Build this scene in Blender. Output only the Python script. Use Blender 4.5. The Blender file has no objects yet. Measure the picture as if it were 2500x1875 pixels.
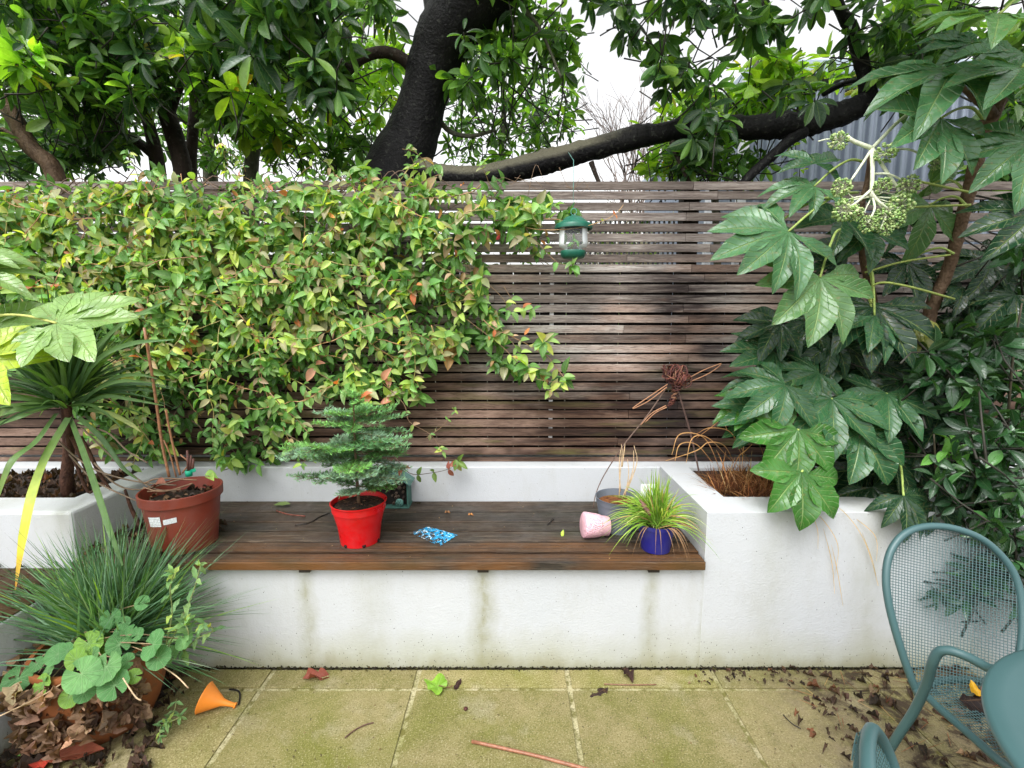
import bpy, math, random
import numpy as np
from mathutils import Vector, Matrix
R = math.radians
rng = np.random.default_rng(7)
random.seed(7)
S = bpy.context.scene
COL = S.collection

# ------------------------------------------------------------ camera
FPX = 1150.0; PW, PH = 2500.0, 1875.0; CH = 1.42
PT = math.atan(152.5/FPX)
cam = bpy.data.cameras.new("camera"); camo = bpy.data.objects.new("camera", cam); COL.objects.link(camo)
cam.sensor_fit = 'HORIZONTAL'; cam.sensor_width = 36.0; cam.lens = 36.0*FPX/PW
cam.clip_start = 0.05; cam.clip_end = 500
camo.location = (0, 0, CH); camo.rotation_euler = (R(90)-PT, 0, 0)
S.camera = camo
# ------------------------------------------------------------ sky, sun, exposure
SUN_EL, SUN_AZ = R(58), R(205)
w = bpy.data.worlds.new("World"); S.world = w; w.use_nodes = True
nt = w.node_tree; nt.nodes.clear()
o = nt.nodes.new('ShaderNodeOutputWorld'); bg = nt.nodes.new('ShaderNodeBackground')
sky = nt.nodes.new('ShaderNodeTexSky'); sky.sky_type = 'NISHITA'; sky.sun_disc = False
sky.sun_elevation = SUN_EL; sky.sun_rotation = SUN_AZ
sky.dust_density = 5.0; sky.air_density = 1.0
hs = nt.nodes.new('ShaderNodeHueSaturation'); hs.inputs['Saturation'].default_value = 0.06; hs.inputs['Value'].default_value = 2.9
nt.links.new(sky.outputs[0], hs.inputs['Color']); nt.links.new(hs.outputs[0], bg.inputs[0])
bg.inputs[1].default_value = 0.13
nt.links.new(bg.outputs[0], o.inputs[0])
sl = bpy.data.lights.new("sun", 'SUN'); sl.energy = 0.5; sl.angle = R(35); sl.color = (1, 0.97, 0.93)
so = bpy.data.objects.new("sun", sl); COL.objects.link(so)
# sky rotation measured clockwise from +Y
sd = Vector((math.sin(SUN_AZ)*math.cos(SUN_EL), math.cos(SUN_AZ)*math.cos(SUN_EL), math.sin(SUN_EL)))
so.rotation_euler = sd.to_track_quat('Z', 'Y').to_euler()
S.view_settings.view_transform = 'Standard'; S.view_settings.look = 'None'
S.view_settings.exposure = 0.05; S.view_settings.gamma = 1
S.cycles.max_bounces = 8; S.cycles.diffuse_bounces = 4; S.cycles.glossy_bounces = 3
S.cycles.transmission_bounces = 6; S.cycles.transparent_max_bounces = 8

# ------------------------------------------------------------ pixel helpers
_c, _s = math.cos(PT), math.sin(PT)
def ray(px, py):
    x = (px-1250)/FPX; v = (937.5-py)/FPX
    return x, _c+v*_s, -_s+v*_c
def aty(px, py, Y):
    x, y, z = ray(px, py); k = Y/y
    return np.array((x*k, Y, CH+z*k))
def atz(px, py, z):
    x, y, w_ = ray(px, py); k = (z-CH)/w_
    return np.array((x*k, y*k, z))
def depth(p): return p[1]*_c+(CH-p[2])*_s
def mpp(p): return depth(p)/FPX      # metres per photo pixel at p

# ------------------------------------------------------------ mesh builder
class B:
    def __init__(s): s.v = []; s.f = {}; s.u = []; s.c = []; s.n = 0
    def add(s, v, f, u=None, c=(1, 1, 1)):
        v = np.asarray(v, float).reshape(-1, 3); k = len(v)
        s.v.append(v)
        if isinstance(f, list) and len(f) and isinstance(f[0], tuple): f = np.array(f)
        for q in (f if isinstance(f, list) else [f]):
            q = np.asarray(q, int); s.f.setdefault(q.shape[1], []).append(q+s.n)
        s.u.append(np.zeros((k, 2)) if u is None else np.asarray(u, float).reshape(-1, 2))
        c = np.asarray(c, float)
        s.c.append(np.broadcast_to(c, (k, 3)) if c.ndim == 1 else c)
        s.n += k
    def build(s, name, m, parent=None, smooth=True, sharp=None, bevel=0):
        V = np.concatenate(s.v)
        if parent is not None: V = V-np.array(parent.location)
        me = bpy.data.meshes.new(name)
        me.vertices.add(len(V)); me.vertices.foreach_set('co', V.astype(np.float32).ravel())
        li, lt = [], []
        for k, L in s.f.items():
            q = np.concatenate(L); li.append(q.ravel()); lt.append(np.full(len(q), k))
        li = np.concatenate(li); lt = np.concatenate(lt)
        ls = np.concatenate([[0], np.cumsum(lt)[:-1]])
        me.loops.add(len(li)); me.loops.foreach_set('vertex_index', li.astype(np.int32))
        me.polygons.add(len(lt)); me.polygons.foreach_set('loop_start', ls.astype(np.int32))
        me.update(calc_edges=True)
        a = me.attributes.new('uvc', 'FLOAT_VECTOR', 'POINT'); U = np.concatenate(s.u)
        a.data.foreach_set('vector', np.c_[U, np.zeros(len(U))].astype(np.float32).ravel())
        a = me.attributes.new('Col', 'FLOAT_COLOR', 'POINT'); C = np.concatenate(s.c)
        a.data.foreach_set('color', np.c_[C, np.ones(len(C))].astype(np.float32).ravel())
        me.polygons.foreach_set('use_smooth', np.full(len(lt), bool(smooth)))
        if sharp: me.set_sharp_from_angle(angle=R(sharp))
        me.validate()
        me.materials.append(m)
        ob = bpy.data.objects.new(name, me); COL.objects.link(ob)
        if parent is not None: ob.parent = parent
        if bevel:
            md = ob.modifiers.new('bevel', 'BEVEL'); md.width = bevel; md.segments = 2; md.limit_method = 'ANGLE'
        return ob

def thing(name, label, cat, loc=(0, 0, 0), group=None):
    e = bpy.data.objects.new(name, None); COL.objects.link(e); e.location = tuple(float(q) for q in loc)
    e.empty_display_size = 0.05
    e['label'] = label; e['category'] = cat
    if group: e['group'] = group
    return e
def tag(ob, label, cat, group=None, kind=None):
    ob['label'] = label; ob['category'] = cat
    if group: ob['group'] = group
    if kind: ob['kind'] = kind
    return ob
def struct(ob): ob['kind'] = 'structure'; return ob

def box(b, x0, x1, y0, y1, z0, z1, c=(1, 1, 1)):
    v = [(x, y, z) for z in (z0, z1) for y in (y0, y1) for x in (x0, x1)]
    b.add(v, [(0, 2, 3, 1), (4, 5, 7, 6), (0, 1, 5, 4), (2, 6, 7, 3), (0, 4, 6, 2), (1, 3, 7, 5)], c=c)
def prism(b, poly, z0, z1, c=(1, 1, 1)):
    n = len(poly)
    v = [(x, y, z0) for x, y in poly]+[(x, y, z1) for x, y in poly]
    b.add(v, [[list(range(n-1, -1, -1))], [list(range(n, 2*n))], [[i, (i+1) % n, (i+1) % n+n, i+n] for i in range(n)]], c=c)
def smooth_path(pts, n=6):
    P = np.asarray(pts, float); out = []
    Q = np.vstack([2*P[0]-P[1], P, 2*P[-1]-P[-2]])
    for i in range(1, len(Q)-2):
        for k in range(n):
            t = k/n
            out.append(.5*((2*Q[i])+(-Q[i-1]+Q[i+1])*t+(2*Q[i-1]-5*Q[i]+4*Q[i+1]-Q[i+2])*t*t+(-Q[i-1]+3*Q[i]-3*Q[i+1]+Q[i+2])*t**3))
    out.append(Q[-2]); return np.array(out)
def tube(b, pts, r, seg=6, c=(1, 1, 1), closed=False, rough=0):
    P = np.asarray(pts, float); n = len(P)
    r = np.broadcast_to(np.asarray(r, float), (n,)) if np.ndim(r) == 0 or len(np.atleast_1d(r)) == n else np.interp(np.linspace(0, 1, n), np.linspace(0, 1, len(r)), r)
    if closed: T = np.roll(P, -1, 0)-np.roll(P, 1, 0)
    else: T = np.gradient(P, axis=0)
    T /= np.linalg.norm(T, axis=1)[:, None]+1e-9
    a = np.array((0., 0, 1)) if abs(T[0][2]) < .9 else np.array((1., 0, 0))
    N = np.zeros_like(P); x = np.cross(T[0], a)
    for i in range(n):
        x = x-T[i]*np.dot(x, T[i]); x /= np.linalg.norm(x)+1e-9; N[i] = x
    Bn = np.cross(T, N); an = np.linspace(0, 2*np.pi, seg, endpoint=False)
    rr = r[:, None]*np.ones((1, seg))
    if rough: rr = rr*(1+rough*rng.normal(size=rr.shape))
    V = P[:, None, :]+rr[:, :, None]*(np.cos(an)[None, :, None]*N[:, None, :]+np.sin(an)[None, :, None]*Bn[:, None, :])
    i = np.arange(n if closed else n-1)[:, None]; j = np.arange(seg)[None, :]; i2 = (i+1) % n; j2 = (j+1) % seg
    F = np.stack([i*seg+j+0*j, i*seg+j2, i2*seg+j2, i2*seg+j], -1).reshape(-1, 4)
    fl = [F]
    if not closed: fl += [np.array([list(range(seg-1, -1, -1))]), np.array([list(range((n-1)*seg, n*seg))])]
    s = np.linspace(0, 1, n)[:, None]*np.ones((1, seg))
    b.add(V, fl, np.stack([np.broadcast_to(an/(2*np.pi), (n, seg)), s], -1), c)
def lathe(b, prof, o=(0, 0, 0), seg=40, c=(1, 1, 1), axis=None, wob=0):
    p = np.asarray(prof, float); n = len(p); an = np.linspace(0, 2*np.pi, seg, endpoint=False)
    wv = 1+wob*np.sin(an*3+1)[None, :]
    V = np.stack([p[:, :1]*np.cos(an)*wv, p[:, :1]*np.sin(an)*wv, p[:, 1:]*np.ones(seg)], -1).reshape(-1, 3)
    if axis is not None:
        V = V@np.array(Vector(axis).to_track_quat('Z', 'Y').to_matrix()).T
    V = V+np.asarray(o)
    i = np.arange(n-1)[:, None]; j = np.arange(seg)[None, :]; j2 = (j+1) % seg
    F = np.stack([i*seg+j, i*seg+j2, (i+1)*seg+j2, (i+1)*seg+j], -1).reshape(-1, 4)
    b.add(V, F, np.stack([np.broadcast_to(an/(2*np.pi), (n, seg)), np.broadcast_to(np.linspace(0, 1, n)[:, None], (n, seg))], -1), c)
def nrm(a): a = np.asarray(a, float); return a/(np.linalg.norm(a, axis=-1, keepdims=True)+1e-9)
def frames(d, n):
    y = nrm(d); n = np.asarray(n, float)*np.ones_like(y)
    x = nrm(np.cross(y, n)); z = np.cross(x, y)
    return np.stack([x, y, z], -1)
def leaf_t(rows=6, fold=.25, curl=.2, wid=.38, peak=.5, cols=3, wave=0, ex=.8):
    t = np.linspace(0, 1, rows+1)
    a = math.log(.5)/math.log(peak)
    w_ = np.abs(np.sin(np.pi*t**a))**ex*wid*.5; w_[0] = .006; w_[-1] = 0.002
    us = np.linspace(-1, 1, cols); V, U = [], []
    for i, tt in enumerate(t):
        for u in us:
            V.append((u*w_[i], tt, fold*abs(u)*w_[i]*2-curl*tt*tt+wave*math.sin(tt*14+u*2)*abs(u)*w_[i])); U.append((u, tt))
    F = [(i*cols+j, i*cols+j+1, (i+1)*cols+j+1, (i+1)*cols+j) for i in range(rows) for j in range(cols-1)]
    return np.array(V), np.array(F), np.array(U)
def inst(b, T, pos, d, n, s, c, wx=1.0):
    V, F, U = T; pos = np.asarray(pos, float).reshape(-1, 3); k = len(pos)
    d = np.broadcast_to(np.asarray(d, float), (k, 3)); n = np.broadcast_to(np.asarray(n, float), (k, 3))
    s = np.broadcast_to(np.asarray(s, float), (k,)); c = np.broadcast_to(np.asarray(c, float), (k, 3))
    wx = np.broadcast_to(np.asarray(wx, float), (k,))
    M = frames(d, n); W = V[None]*s[:, None, None]; W = W*np.stack([wx, np.ones(k), np.ones(k)], -1)[:, None, :]
    W = np.einsum('kij,knj->kni', M, W)+pos[:, None, :]
    nv = len(V); FF = (F[None]+(np.arange(k)*nv)[:, None, None]).reshape(-1, F.shape[1])
    b.add(W, FF, np.tile(U, (k, 1)), np.repeat(c, nv, 0))
def blades(b, base, d, L, wd, g, c, rows=7, side=None, tipw=.03):
    base = np.asarray(base, float).reshape(-1, 3); k = len(base); d = nrm(np.broadcast_to(d, (k, 3)))
    L = np.broadcast_to(np.asarray(L, float), (k,)); wd = np.broadcast_to(np.asarray(wd, float), (k,)); g = np.broadcast_to(np.asarray(g, float), (k,))
    t = np.linspace(0, 1, rows+1)
    P = base[:, None]+d[:, None]*(L[:, None]*t)[..., None]
    P = P+np.array((0, 0, -1.))*((g*L)[:, None]*t**2.2)[..., None]
    T = np.gradient(P, axis=1); sd_ = np.cross(T, rng.normal(size=(k, 1, 3))*.5+np.array((0, -.3, 1.)) if side is None else side)
    sd_ = nrm(sd_); prof = np.minimum(1, (1-t)*1.6+tipw)*np.minimum(1, .55+t*2)
    W = sd_*(wd[:, None]*prof*.5)[..., None]; up = nrm(np.cross(sd_, T))*(wd[:, None]*prof*.16)[..., None]
    V = np.stack([P-W+up, P, P+W+up], 2).reshape(-1, 3)
    U = np.broadcast_to(np.stack([np.tile([-1, 0, 1], (rows+1, 1)), np.tile(t[:, None], (1, 3))], -1), (k, rows+1, 3, 2)).reshape(-1, 2)
    nv = (rows+1)*3
    f = np.array([(i*3+j, i*3+j+1, i*3+j+4, i*3+j+3) for i in range(rows) for j in range(2)])
    F = (f[None]+(np.arange(k)*nv)[:, None, None]).reshape(-1, 4)
    b.add(V, F, U, np.repeat(np.broadcast_to(c, (k, 3)), nv, 0))
def strip(b, pts, wd, c, side=None, n=8):
    P = smooth_path(pts, n); k = len(P); t = np.linspace(0, 1, k)
    T = np.gradient(P, axis=0); sd_ = nrm(np.cross(T, (0, -1., .35) if side is None else side))
    wv = np.interp(t, np.linspace(0, 1, len(wd)), wd)[:, None]
    up = nrm(np.cross(sd_, T))*wv*.2
    V = np.stack([P-sd_*wv*.5+up, P, P+sd_*wv*.5+up], 1).reshape(-1, 3)
    F = [(i*3+j, i*3+j+1, i*3+j+4, i*3+j+3) for i in range(k-1) for j in range(2)]
    U = np.stack([np.tile([-1, 0, 1], (k, 1)), np.tile(t[:, None], (1, 3))], -1).reshape(-1, 2)
    if np.ndim(c) == 2: c = np.repeat(np.stack([np.interp(t, np.linspace(0, 1, len(c)), np.array(c)[:, q]) for q in range(3)], -1), 3, 0)
    b.add(V, F, U, c)

# ------------------------------------------------------------ materials
class M:
    def __init__(s, name, rough=.6, spec=.5):
        s.m = bpy.data.materials.new(name); s.m.use_nodes = True; s.t = s.m.node_tree; s.N = s.t.nodes; s.L = s.t.links
        s.b = s.N['Principled BSDF']; s.b.inputs['Roughness'].default_value = rough
        s.b.inputs['Specular IOR Level'].default_value = spec
    def n(s, ty, **k):
        q = s.N.new(ty)
        for a, v in k.items():
            if hasattr(q, a): setattr(q, a, v)
            else: s.put(q.inputs[a.replace('_', ' ')], v)
        return q
    def put(s, sock, v):
        if hasattr(v, 'is_output') or isinstance(v, bpy.types.NodeSocket): s.L.new(v, sock)
        else:
            if hasattr(sock.default_value, '__len__') and len(sock.default_value) == 4 and len(v) == 3: v = (*v, 1)
            sock.default_value = v
    def pos(s, sc=(1, 1, 1), rot=(0, 0, 0)):
        g = s.N.new('ShaderNodeNewGeometry'); mp = s.N.new('ShaderNodeMapping')
        mp.inputs['Scale'].default_value = sc; mp.inputs['Rotation'].default_value = rot
        s.L.new(g.outputs['Position'], mp.inputs[0]); return mp.outputs[0]
    def noise(s, vec, scale, detail=4, rough=.55, dist=0):
        q = s.N.new('ShaderNodeTexNoise'); s.L.new(vec, q.inputs['Vector']); q.inputs['Scale'].default_value = scale
        q.inputs['Detail'].default_value = detail; q.inputs['Roughness'].default_value = rough; q.inputs['Distortion'].default_value = dist
        return q.outputs['Fac']
    def ramp(s, fac, *st):
        q = s.N.new('ShaderNodeValToRGB'); s.put(q.inputs[0], fac); e = q.color_ramp.elements
        while len(e) < len(st): e.new(.5)
        for i, (p, c) in enumerate(st):
            e[i].position = p; e[i].color = (c, c, c, 1) if np.isscalar(c) else (*c, 1)
        return q.outputs[0]
    def mix(s, f, a, b, mode='MIX'):
        q = s.N.new('ShaderNodeMix'); q.data_type = 'RGBA'; q.blend_type = mode
        s.put(q.inputs[0], f)
        for so_, v in ((q.inputs[6], a), (q.inputs[7], b)): s.put(so_, v)
        return q.outputs[2]
    def math(s, op, a, b=0., cl=False):
        q = s.N.new('ShaderNodeMath'); q.operation = op; q.use_clamp = cl
        s.put(q.inputs[0], a); s.put(q.inputs[1], b); return q.outputs[0]
    def sep(s, v):
        q = s.N.new('ShaderNodeSeparateXYZ'); s.L.new(v, q.inputs[0]); return q.outputs
    def attr(s, name, vec=False):
        q = s.N.new('ShaderNodeAttribute'); q.attribute_name = name; return q.outputs['Vector' if vec else 'Color']
    def col(s, v): s.put(s.b.inputs['Base Color'], v)
    def bump(s, h, st=.3, d=.01):
        q = s.N.new('ShaderNodeBump'); q.inputs['Strength'].default_value = st; q.inputs['Distance'].default_value = d
        s.L.new(h, q.inputs['Height']); s.L.new(q.outputs[0], s.b.inputs['Normal']); return q

def mat_leaf(name, rough=.4, spec=.5, trans=.3, vein=.35, nv=9, veincol=(.45, .6, .2), bump=.35, back=(1.25, 1.2, 1.0), spots=0.0, midk=11.):
    m = M(name, rough, spec); c = m.attr('Col'); u = m.sep(m.attr('uvc', True))
    ax = m.math('ABSOLUTE', u[0])
    mid = m.math('SUBTRACT', 1., m.math('MULTIPLY', ax, midk), True)
    sv = m.math('FRACT', m.math('MULTIPLY', m.math('SUBTRACT', u[1], m.math('MULTIPLY', ax, .22)), float(nv)))
    sv = m.math('ABSOLUTE', m.math('SUBTRACT', sv, .5)); side = m.math('SUBTRACT', 1., m.math('MULTIPLY', sv, 9.), True)
    vf = m.math('MAXIMUM', mid, m.math('MULTIPLY', side, .4))
    nz = m.noise(m.pos(), 14, 3)
    c2 = m.mix(1., c, m.ramp(nz, (.3, (.72, .76, .7)), (.7, (1.25, 1.2, 1.15))), 'MULTIPLY')
    if spots: c2 = m.mix(m.ramp(m.noise(m.pos(), 60, 2), (.62, 0.), (.7, spots)), c2, (.20, .12, .04))
    c3 = m.mix(m.math('MULTIPLY', vf, vein), c2, veincol)
    geo = m.N.new('ShaderNodeNewGeometry')
    c4 = m.mix(geo.outputs['Backfacing'], c3, m.mix(1., c3, back, 'MULTIPLY'))
    m.col(c4)
    rr = m.ramp(m.noise(m.pos(), 30, 3), (.35, rough*.7), (.7, min(1, rough*1.5))); m.put(m.b.inputs['Roughness'], rr)
    h = m.math('SUBTRACT', m.math('MULTIPLY', m.noise(m.pos(), 45, 2), .6), vf)
    bp = m.bump(h, bump, .004)
    tr = m.N.new('ShaderNodeBsdfTranslucent'); m.L.new(m.mix(1., c4, (1.9, 1.9, .7), 'MULTIPLY'), tr.inputs[0])
    mx = m.N.new('ShaderNodeMixShader'); mx.inputs[0].default_value = trans
    m.L.new(m.b.outputs[0], mx.inputs[1]); m.L.new(tr.outputs[0], mx.inputs[2])
    m.L.new(mx.outputs[0], m.N['Material Output'].inputs[0]); return m.m
def mat_plain(name, c, rough=.5, spec=.5, metal=0, nv=.12, nsc=20, bump=0, attr=False):
    m = M(name, rough, spec); m.b.inputs['Metallic'].default_value = metal
    nz = m.noise(m.pos(), nsc, 5)
    base = m.attr('Col') if attr else (*c, 1)
    m.col(m.mix(1., base, m.ramp(nz, (.3, 1-nv), (.7, 1+nv)), 'MULTIPLY'))
    if bump: m.bump(m.noise(m.pos(), nsc*4, 3), bump, .004)
    return m.m
def mat_bark(name, dark, light, lichen=.0, rough=.75, sc=12, top=None, fade=None):
    m = M(name, rough, .2); p = m.pos((1, 1, .45))
    a = m.noise(p, sc, 6, .65, .6)
    c = m.ramp(a, (.3, dark), (.72, light))
    if lichen: c = m.mix(m.ramp(m.noise(m.pos(), 38, 3, .6), (.60, 0.), (.66, lichen)), c, (.30, .32, .26))
    if top is not None:
        g = m.N.new('ShaderNodeNewGeometry'); nz_ = m.sep(g.outputs['Normal'])[2]
        tf = 1. if fade is None else m.ramp(m.math('ADD', m.sep(m.pos())[0], m.math('MULTIPLY', a, .4)), (fade, 1.), (fade+.25, 0.))
        c = m.mix(m.math('MULTIPLY', tf, m.ramp(m.math('ADD', nz_, m.math('MULTIPLY', a, .5)), (.1, 0.), (.5, .85))), c, top)
    m.col(c); m.bump(m.math('ADD', a, m.noise(m.pos(), 70, 3)), .7, .012); return m.m

def mat_render(name, streaks=(), base_z=0.0, algae=1.0):
    m = M(name, .85, .25); p = m.pos(); xyz = m.sep(p)
    big = m.noise(p, 2.3, 4); c = m.mix(big, (.45, .475, .50), (.535, .545, .555))
    z = m.math('SUBTRACT', xyz[2], base_z)
    zn = m.math('ADD', z, m.math('MULTIPLY', m.math('SUBTRACT', m.noise(m.pos((1, 1, .5)), 5, 5), .5), .22))
    low = m.ramp(zn, (.0, 1.), (.17, .0)); low2 = m.ramp(zn, (0., 1.), (.06, .0))
    c = m.mix(m.math('MULTIPLY', low, .6*algae), c, (.30, .30, .15))
    c = m.mix(m.math('MULTIPLY', low2, .45*algae), c, (.22, .20, .10))
    for sx, wd, st in streaks:
        d = m.math('ABSOLUTE', m.math('SUBTRACT', m.math('ADD', xyz[0], m.math('MULTIPLY', m.math('SUBTRACT', m.noise(m.pos((.6, 1, 1)), 7, 4), .5), .07)), sx))
        k = m.math('MULTIPLY', m.ramp(d, (0., 1.), (wd, 0.)), m.ramp(m.noise(m.pos((1, 1, .6)), 22, 5, .7), (.25, .25), (.75, 1.)))
        c = m.mix(m.math('MULTIPLY', k, .75*st, True), c, (.24, .235, .12))
    c = m.mix(m.math('MULTIPLY', m.ramp(m.noise(m.pos((1, 1, .35)), 6, 6, .75), (.50, 0.), (.72, 1.)), .22), c, (.33, .325, .26))
    # little dark specks and pin holes, denser near the ground
    vo = m.N.new('ShaderNodeTexVoronoi'); vo.inputs['Scale'].default_value = 95; m.L.new(m.pos((1, 1, .55)), vo.inputs['Vector'])
    dots = m.ramp(vo.outputs['Distance'], (.10, 1.), (.17, 0.))
    sel = m.noise(p, 60, 1)
    thr = m.math('SUBTRACT', .655, m.math('MULTIPLY', low, .32))
    on = m.math('GREATER_THAN', sel, thr)
    c = m.mix(m.math('MULTIPLY', m.math('MULTIPLY', dots, on), .9), c, (.07, .065, .05))
    c = m.mix(m.math('MULTIPLY', m.ramp(m.noise(p, 210, 2), (.63, 0.), (.72, .55)), m.ramp(m.noise(p, 3.1, 3), (.4, .25), (.65, 1.))), c, (.33, .32, .28))
    m.col(c); m.bump(m.math('ADD', m.noise(p, 160, 4), m.math('MULTIPLY', m.noise(p, 22, 4), .8)), .35, .005); return m.m

def mat_slats():
    m = M('weathered_cedar', .72, .3); p = m.pos((1.1, 1, 22)); xyz = m.sep(m.pos()); cc = m.attr('Col')
    sc = m.sep(cc); off = m.N.new('ShaderNodeCombineXYZ'); m.L.new(m.math('MULTIPLY', sc[0], 40.), off.inputs[0])
    va = m.N.new('ShaderNodeVectorMath'); va.operation = 'ADD'; m.L.new(p, va.inputs[0]); m.L.new(off.outputs[0], va.inputs[1]); pv = va.outputs[0]
    g = m.noise(pv, 5, 7, .62, 1.2); fine = m.noise(pv, 26, 4, .6)
    g2 = m.noise(m.pos((.8, 1, 9)), 2.6, 5, .7, .8); va2 = m.N.new('ShaderNodeVectorMath'); va2.operation = 'ADD'; m.L.new(m.pos((.7, 1, 12)), va2.inputs[0]); m.L.new(off.outputs[0], va2.inputs[1]); g2 = m.noise(va2.outputs[0], 2.2, 5, .65, .6)
    gm = m.math('ADD', m.math('MULTIPLY', g, .5), m.math('MULTIPLY', g2, .5))
    c = m.ramp(gm, (.38, (.06, .036, .028)), (.46, (.20, .14, .11)), (.53, (.43, .37, .32)), (.62, (.66, .62, .57)))
    # silvered centre, wet dark brown low down and beside the post
    zf = m.math('ADD', xyz[2], m.math('MULTIPLY', m.math('SUBTRACT', m.noise(m.pos((1, 1, 4)), 2.2, 4), .5), .8))
    grey = m.math('MULTIPLY', m.ramp(m.math('MULTIPLY', zf, .4), (.40, 0.), (.52, 1.)), .75)
    c = m.mix(grey, m.mix(1., c, (.17, .105, .075), 'MULTIPLY'), m.mix(.4, c, (.40, .38, .36)))
    c = m.mix(m.ramp(m.math('MULTIPLY', zf, .4), (.70, 0.), (.80, .62)), c, m.mix(1., c, (.42, .36, .33), 'MULTIPLY'))
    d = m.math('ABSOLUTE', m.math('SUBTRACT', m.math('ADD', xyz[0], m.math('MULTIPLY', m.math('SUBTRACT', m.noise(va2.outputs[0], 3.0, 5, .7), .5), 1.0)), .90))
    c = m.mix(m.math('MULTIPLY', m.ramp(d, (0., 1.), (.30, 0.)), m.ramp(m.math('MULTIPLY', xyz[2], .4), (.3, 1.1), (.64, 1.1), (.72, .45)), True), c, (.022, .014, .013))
    pk = m.math('MULTIPLY', m.ramp(m.noise(m.pos((1, 1, 3)), 1.7, 4), (.48, 0.), (.62, .5)), m.ramp(m.math('MULTIPLY', xyz[2], .4), (.66, 1.), (.76, 0.)))
    c = m.mix(pk, c, m.mix(fine, (.28, .15, .10), (.58, .42, .33)))
    gr = m.math('MULTIPLY', m.ramp(m.noise(m.pos((.6, 1, 5)), 3.3, 4), (.55, 0.), (.68, .5)), m.ramp(m.math('MULTIPLY', xyz[2], .4), (.40, 1.), (.5, 0.)))
    c = m.mix(gr, c, (.12, .12, .03))
    c = m.mix(m.ramp(fine, (.34, .7), (.5, 0.)), c, (.04, .024, .018))
    c = m.mix(1., c, m.ramp(sc[1], (0., (.56, .52, .50)), (.5, (.95, .95, .95)), (1., (1.22, 1.24, 1.26))), 'MULTIPLY')
    m.col(c); m.bump(m.math('ADD', g, fine), .5, .004); return m.m
def mat_bench():
    m = M('wet_decking', .45, .28); p = m.pos((1.3, 16, 16)); xyz = m.sep(m.pos()); sc = m.sep(m.attr('Col'))
    off = m.N.new('ShaderNodeCombineXYZ'); m.L.new(m.math('MULTIPLY', sc[0], 40.), off.inputs[0])
    va = m.N.new('ShaderNodeVectorMath'); va.operation = 'ADD'; m.L.new(p, va.inputs[0]); m.L.new(off.outputs[0], va.inputs[1]); pv = va.outputs[0]
    g = m.noise(pv, 4, 7, .65, 1.0); fine = m.noise(pv, 16, 4, .65)
    c = m.ramp(g, (.25, (.028, .021, .015)), (.48, (.085, .068, .050)), (.7, (.24, .20, .15)))
    c = m.mix(m.ramp(fine, (.35, .75), (.52, 0.)), c, (.016, .011, .008))
    c = m.mix(m.math('MULTIPLY', m.ramp(m.noise(m.pos((.7, 2, 1)), 2.4, 4), (.42, 0.), (.62, .75)), sc[2]), c, (.34, .14, .035))
    c = m.mix(m.ramp(m.noise(m.pos((.8, 2, 1)), 3.1, 3), (.55, 0.), (.68, .45)), c, (.065, .070, .03))
    c = m.mix(1., c, m.ramp(sc[1], (0., .5), (1., .85)), 'MULTIPLY')
    gs = m.math('SINE', m.math('MULTIPLY', m.math('ADD', xyz[1], m.math('MULTIPLY', g, .010)), 480.)); c = m.mix(m.ramp(gs, (.05, .0), (.8, .65)), c, (.012, .009, .007))
    m.col(c); m.put(m.b.inputs['Roughness'], m.ramp(m.noise(m.pos(), 6, 4), (.35, .32), (.65, .7)))
    m.bump(m.math('ADD', m.math('ADD', g, fine), m.math('MULTIPLY', m.math('SINE', m.math('MULTIPLY', m.math('ADD', xyz[1], m.math('MULTIPLY', g, .004)), 720.)), .5)), .7, .005); return m.m
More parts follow.
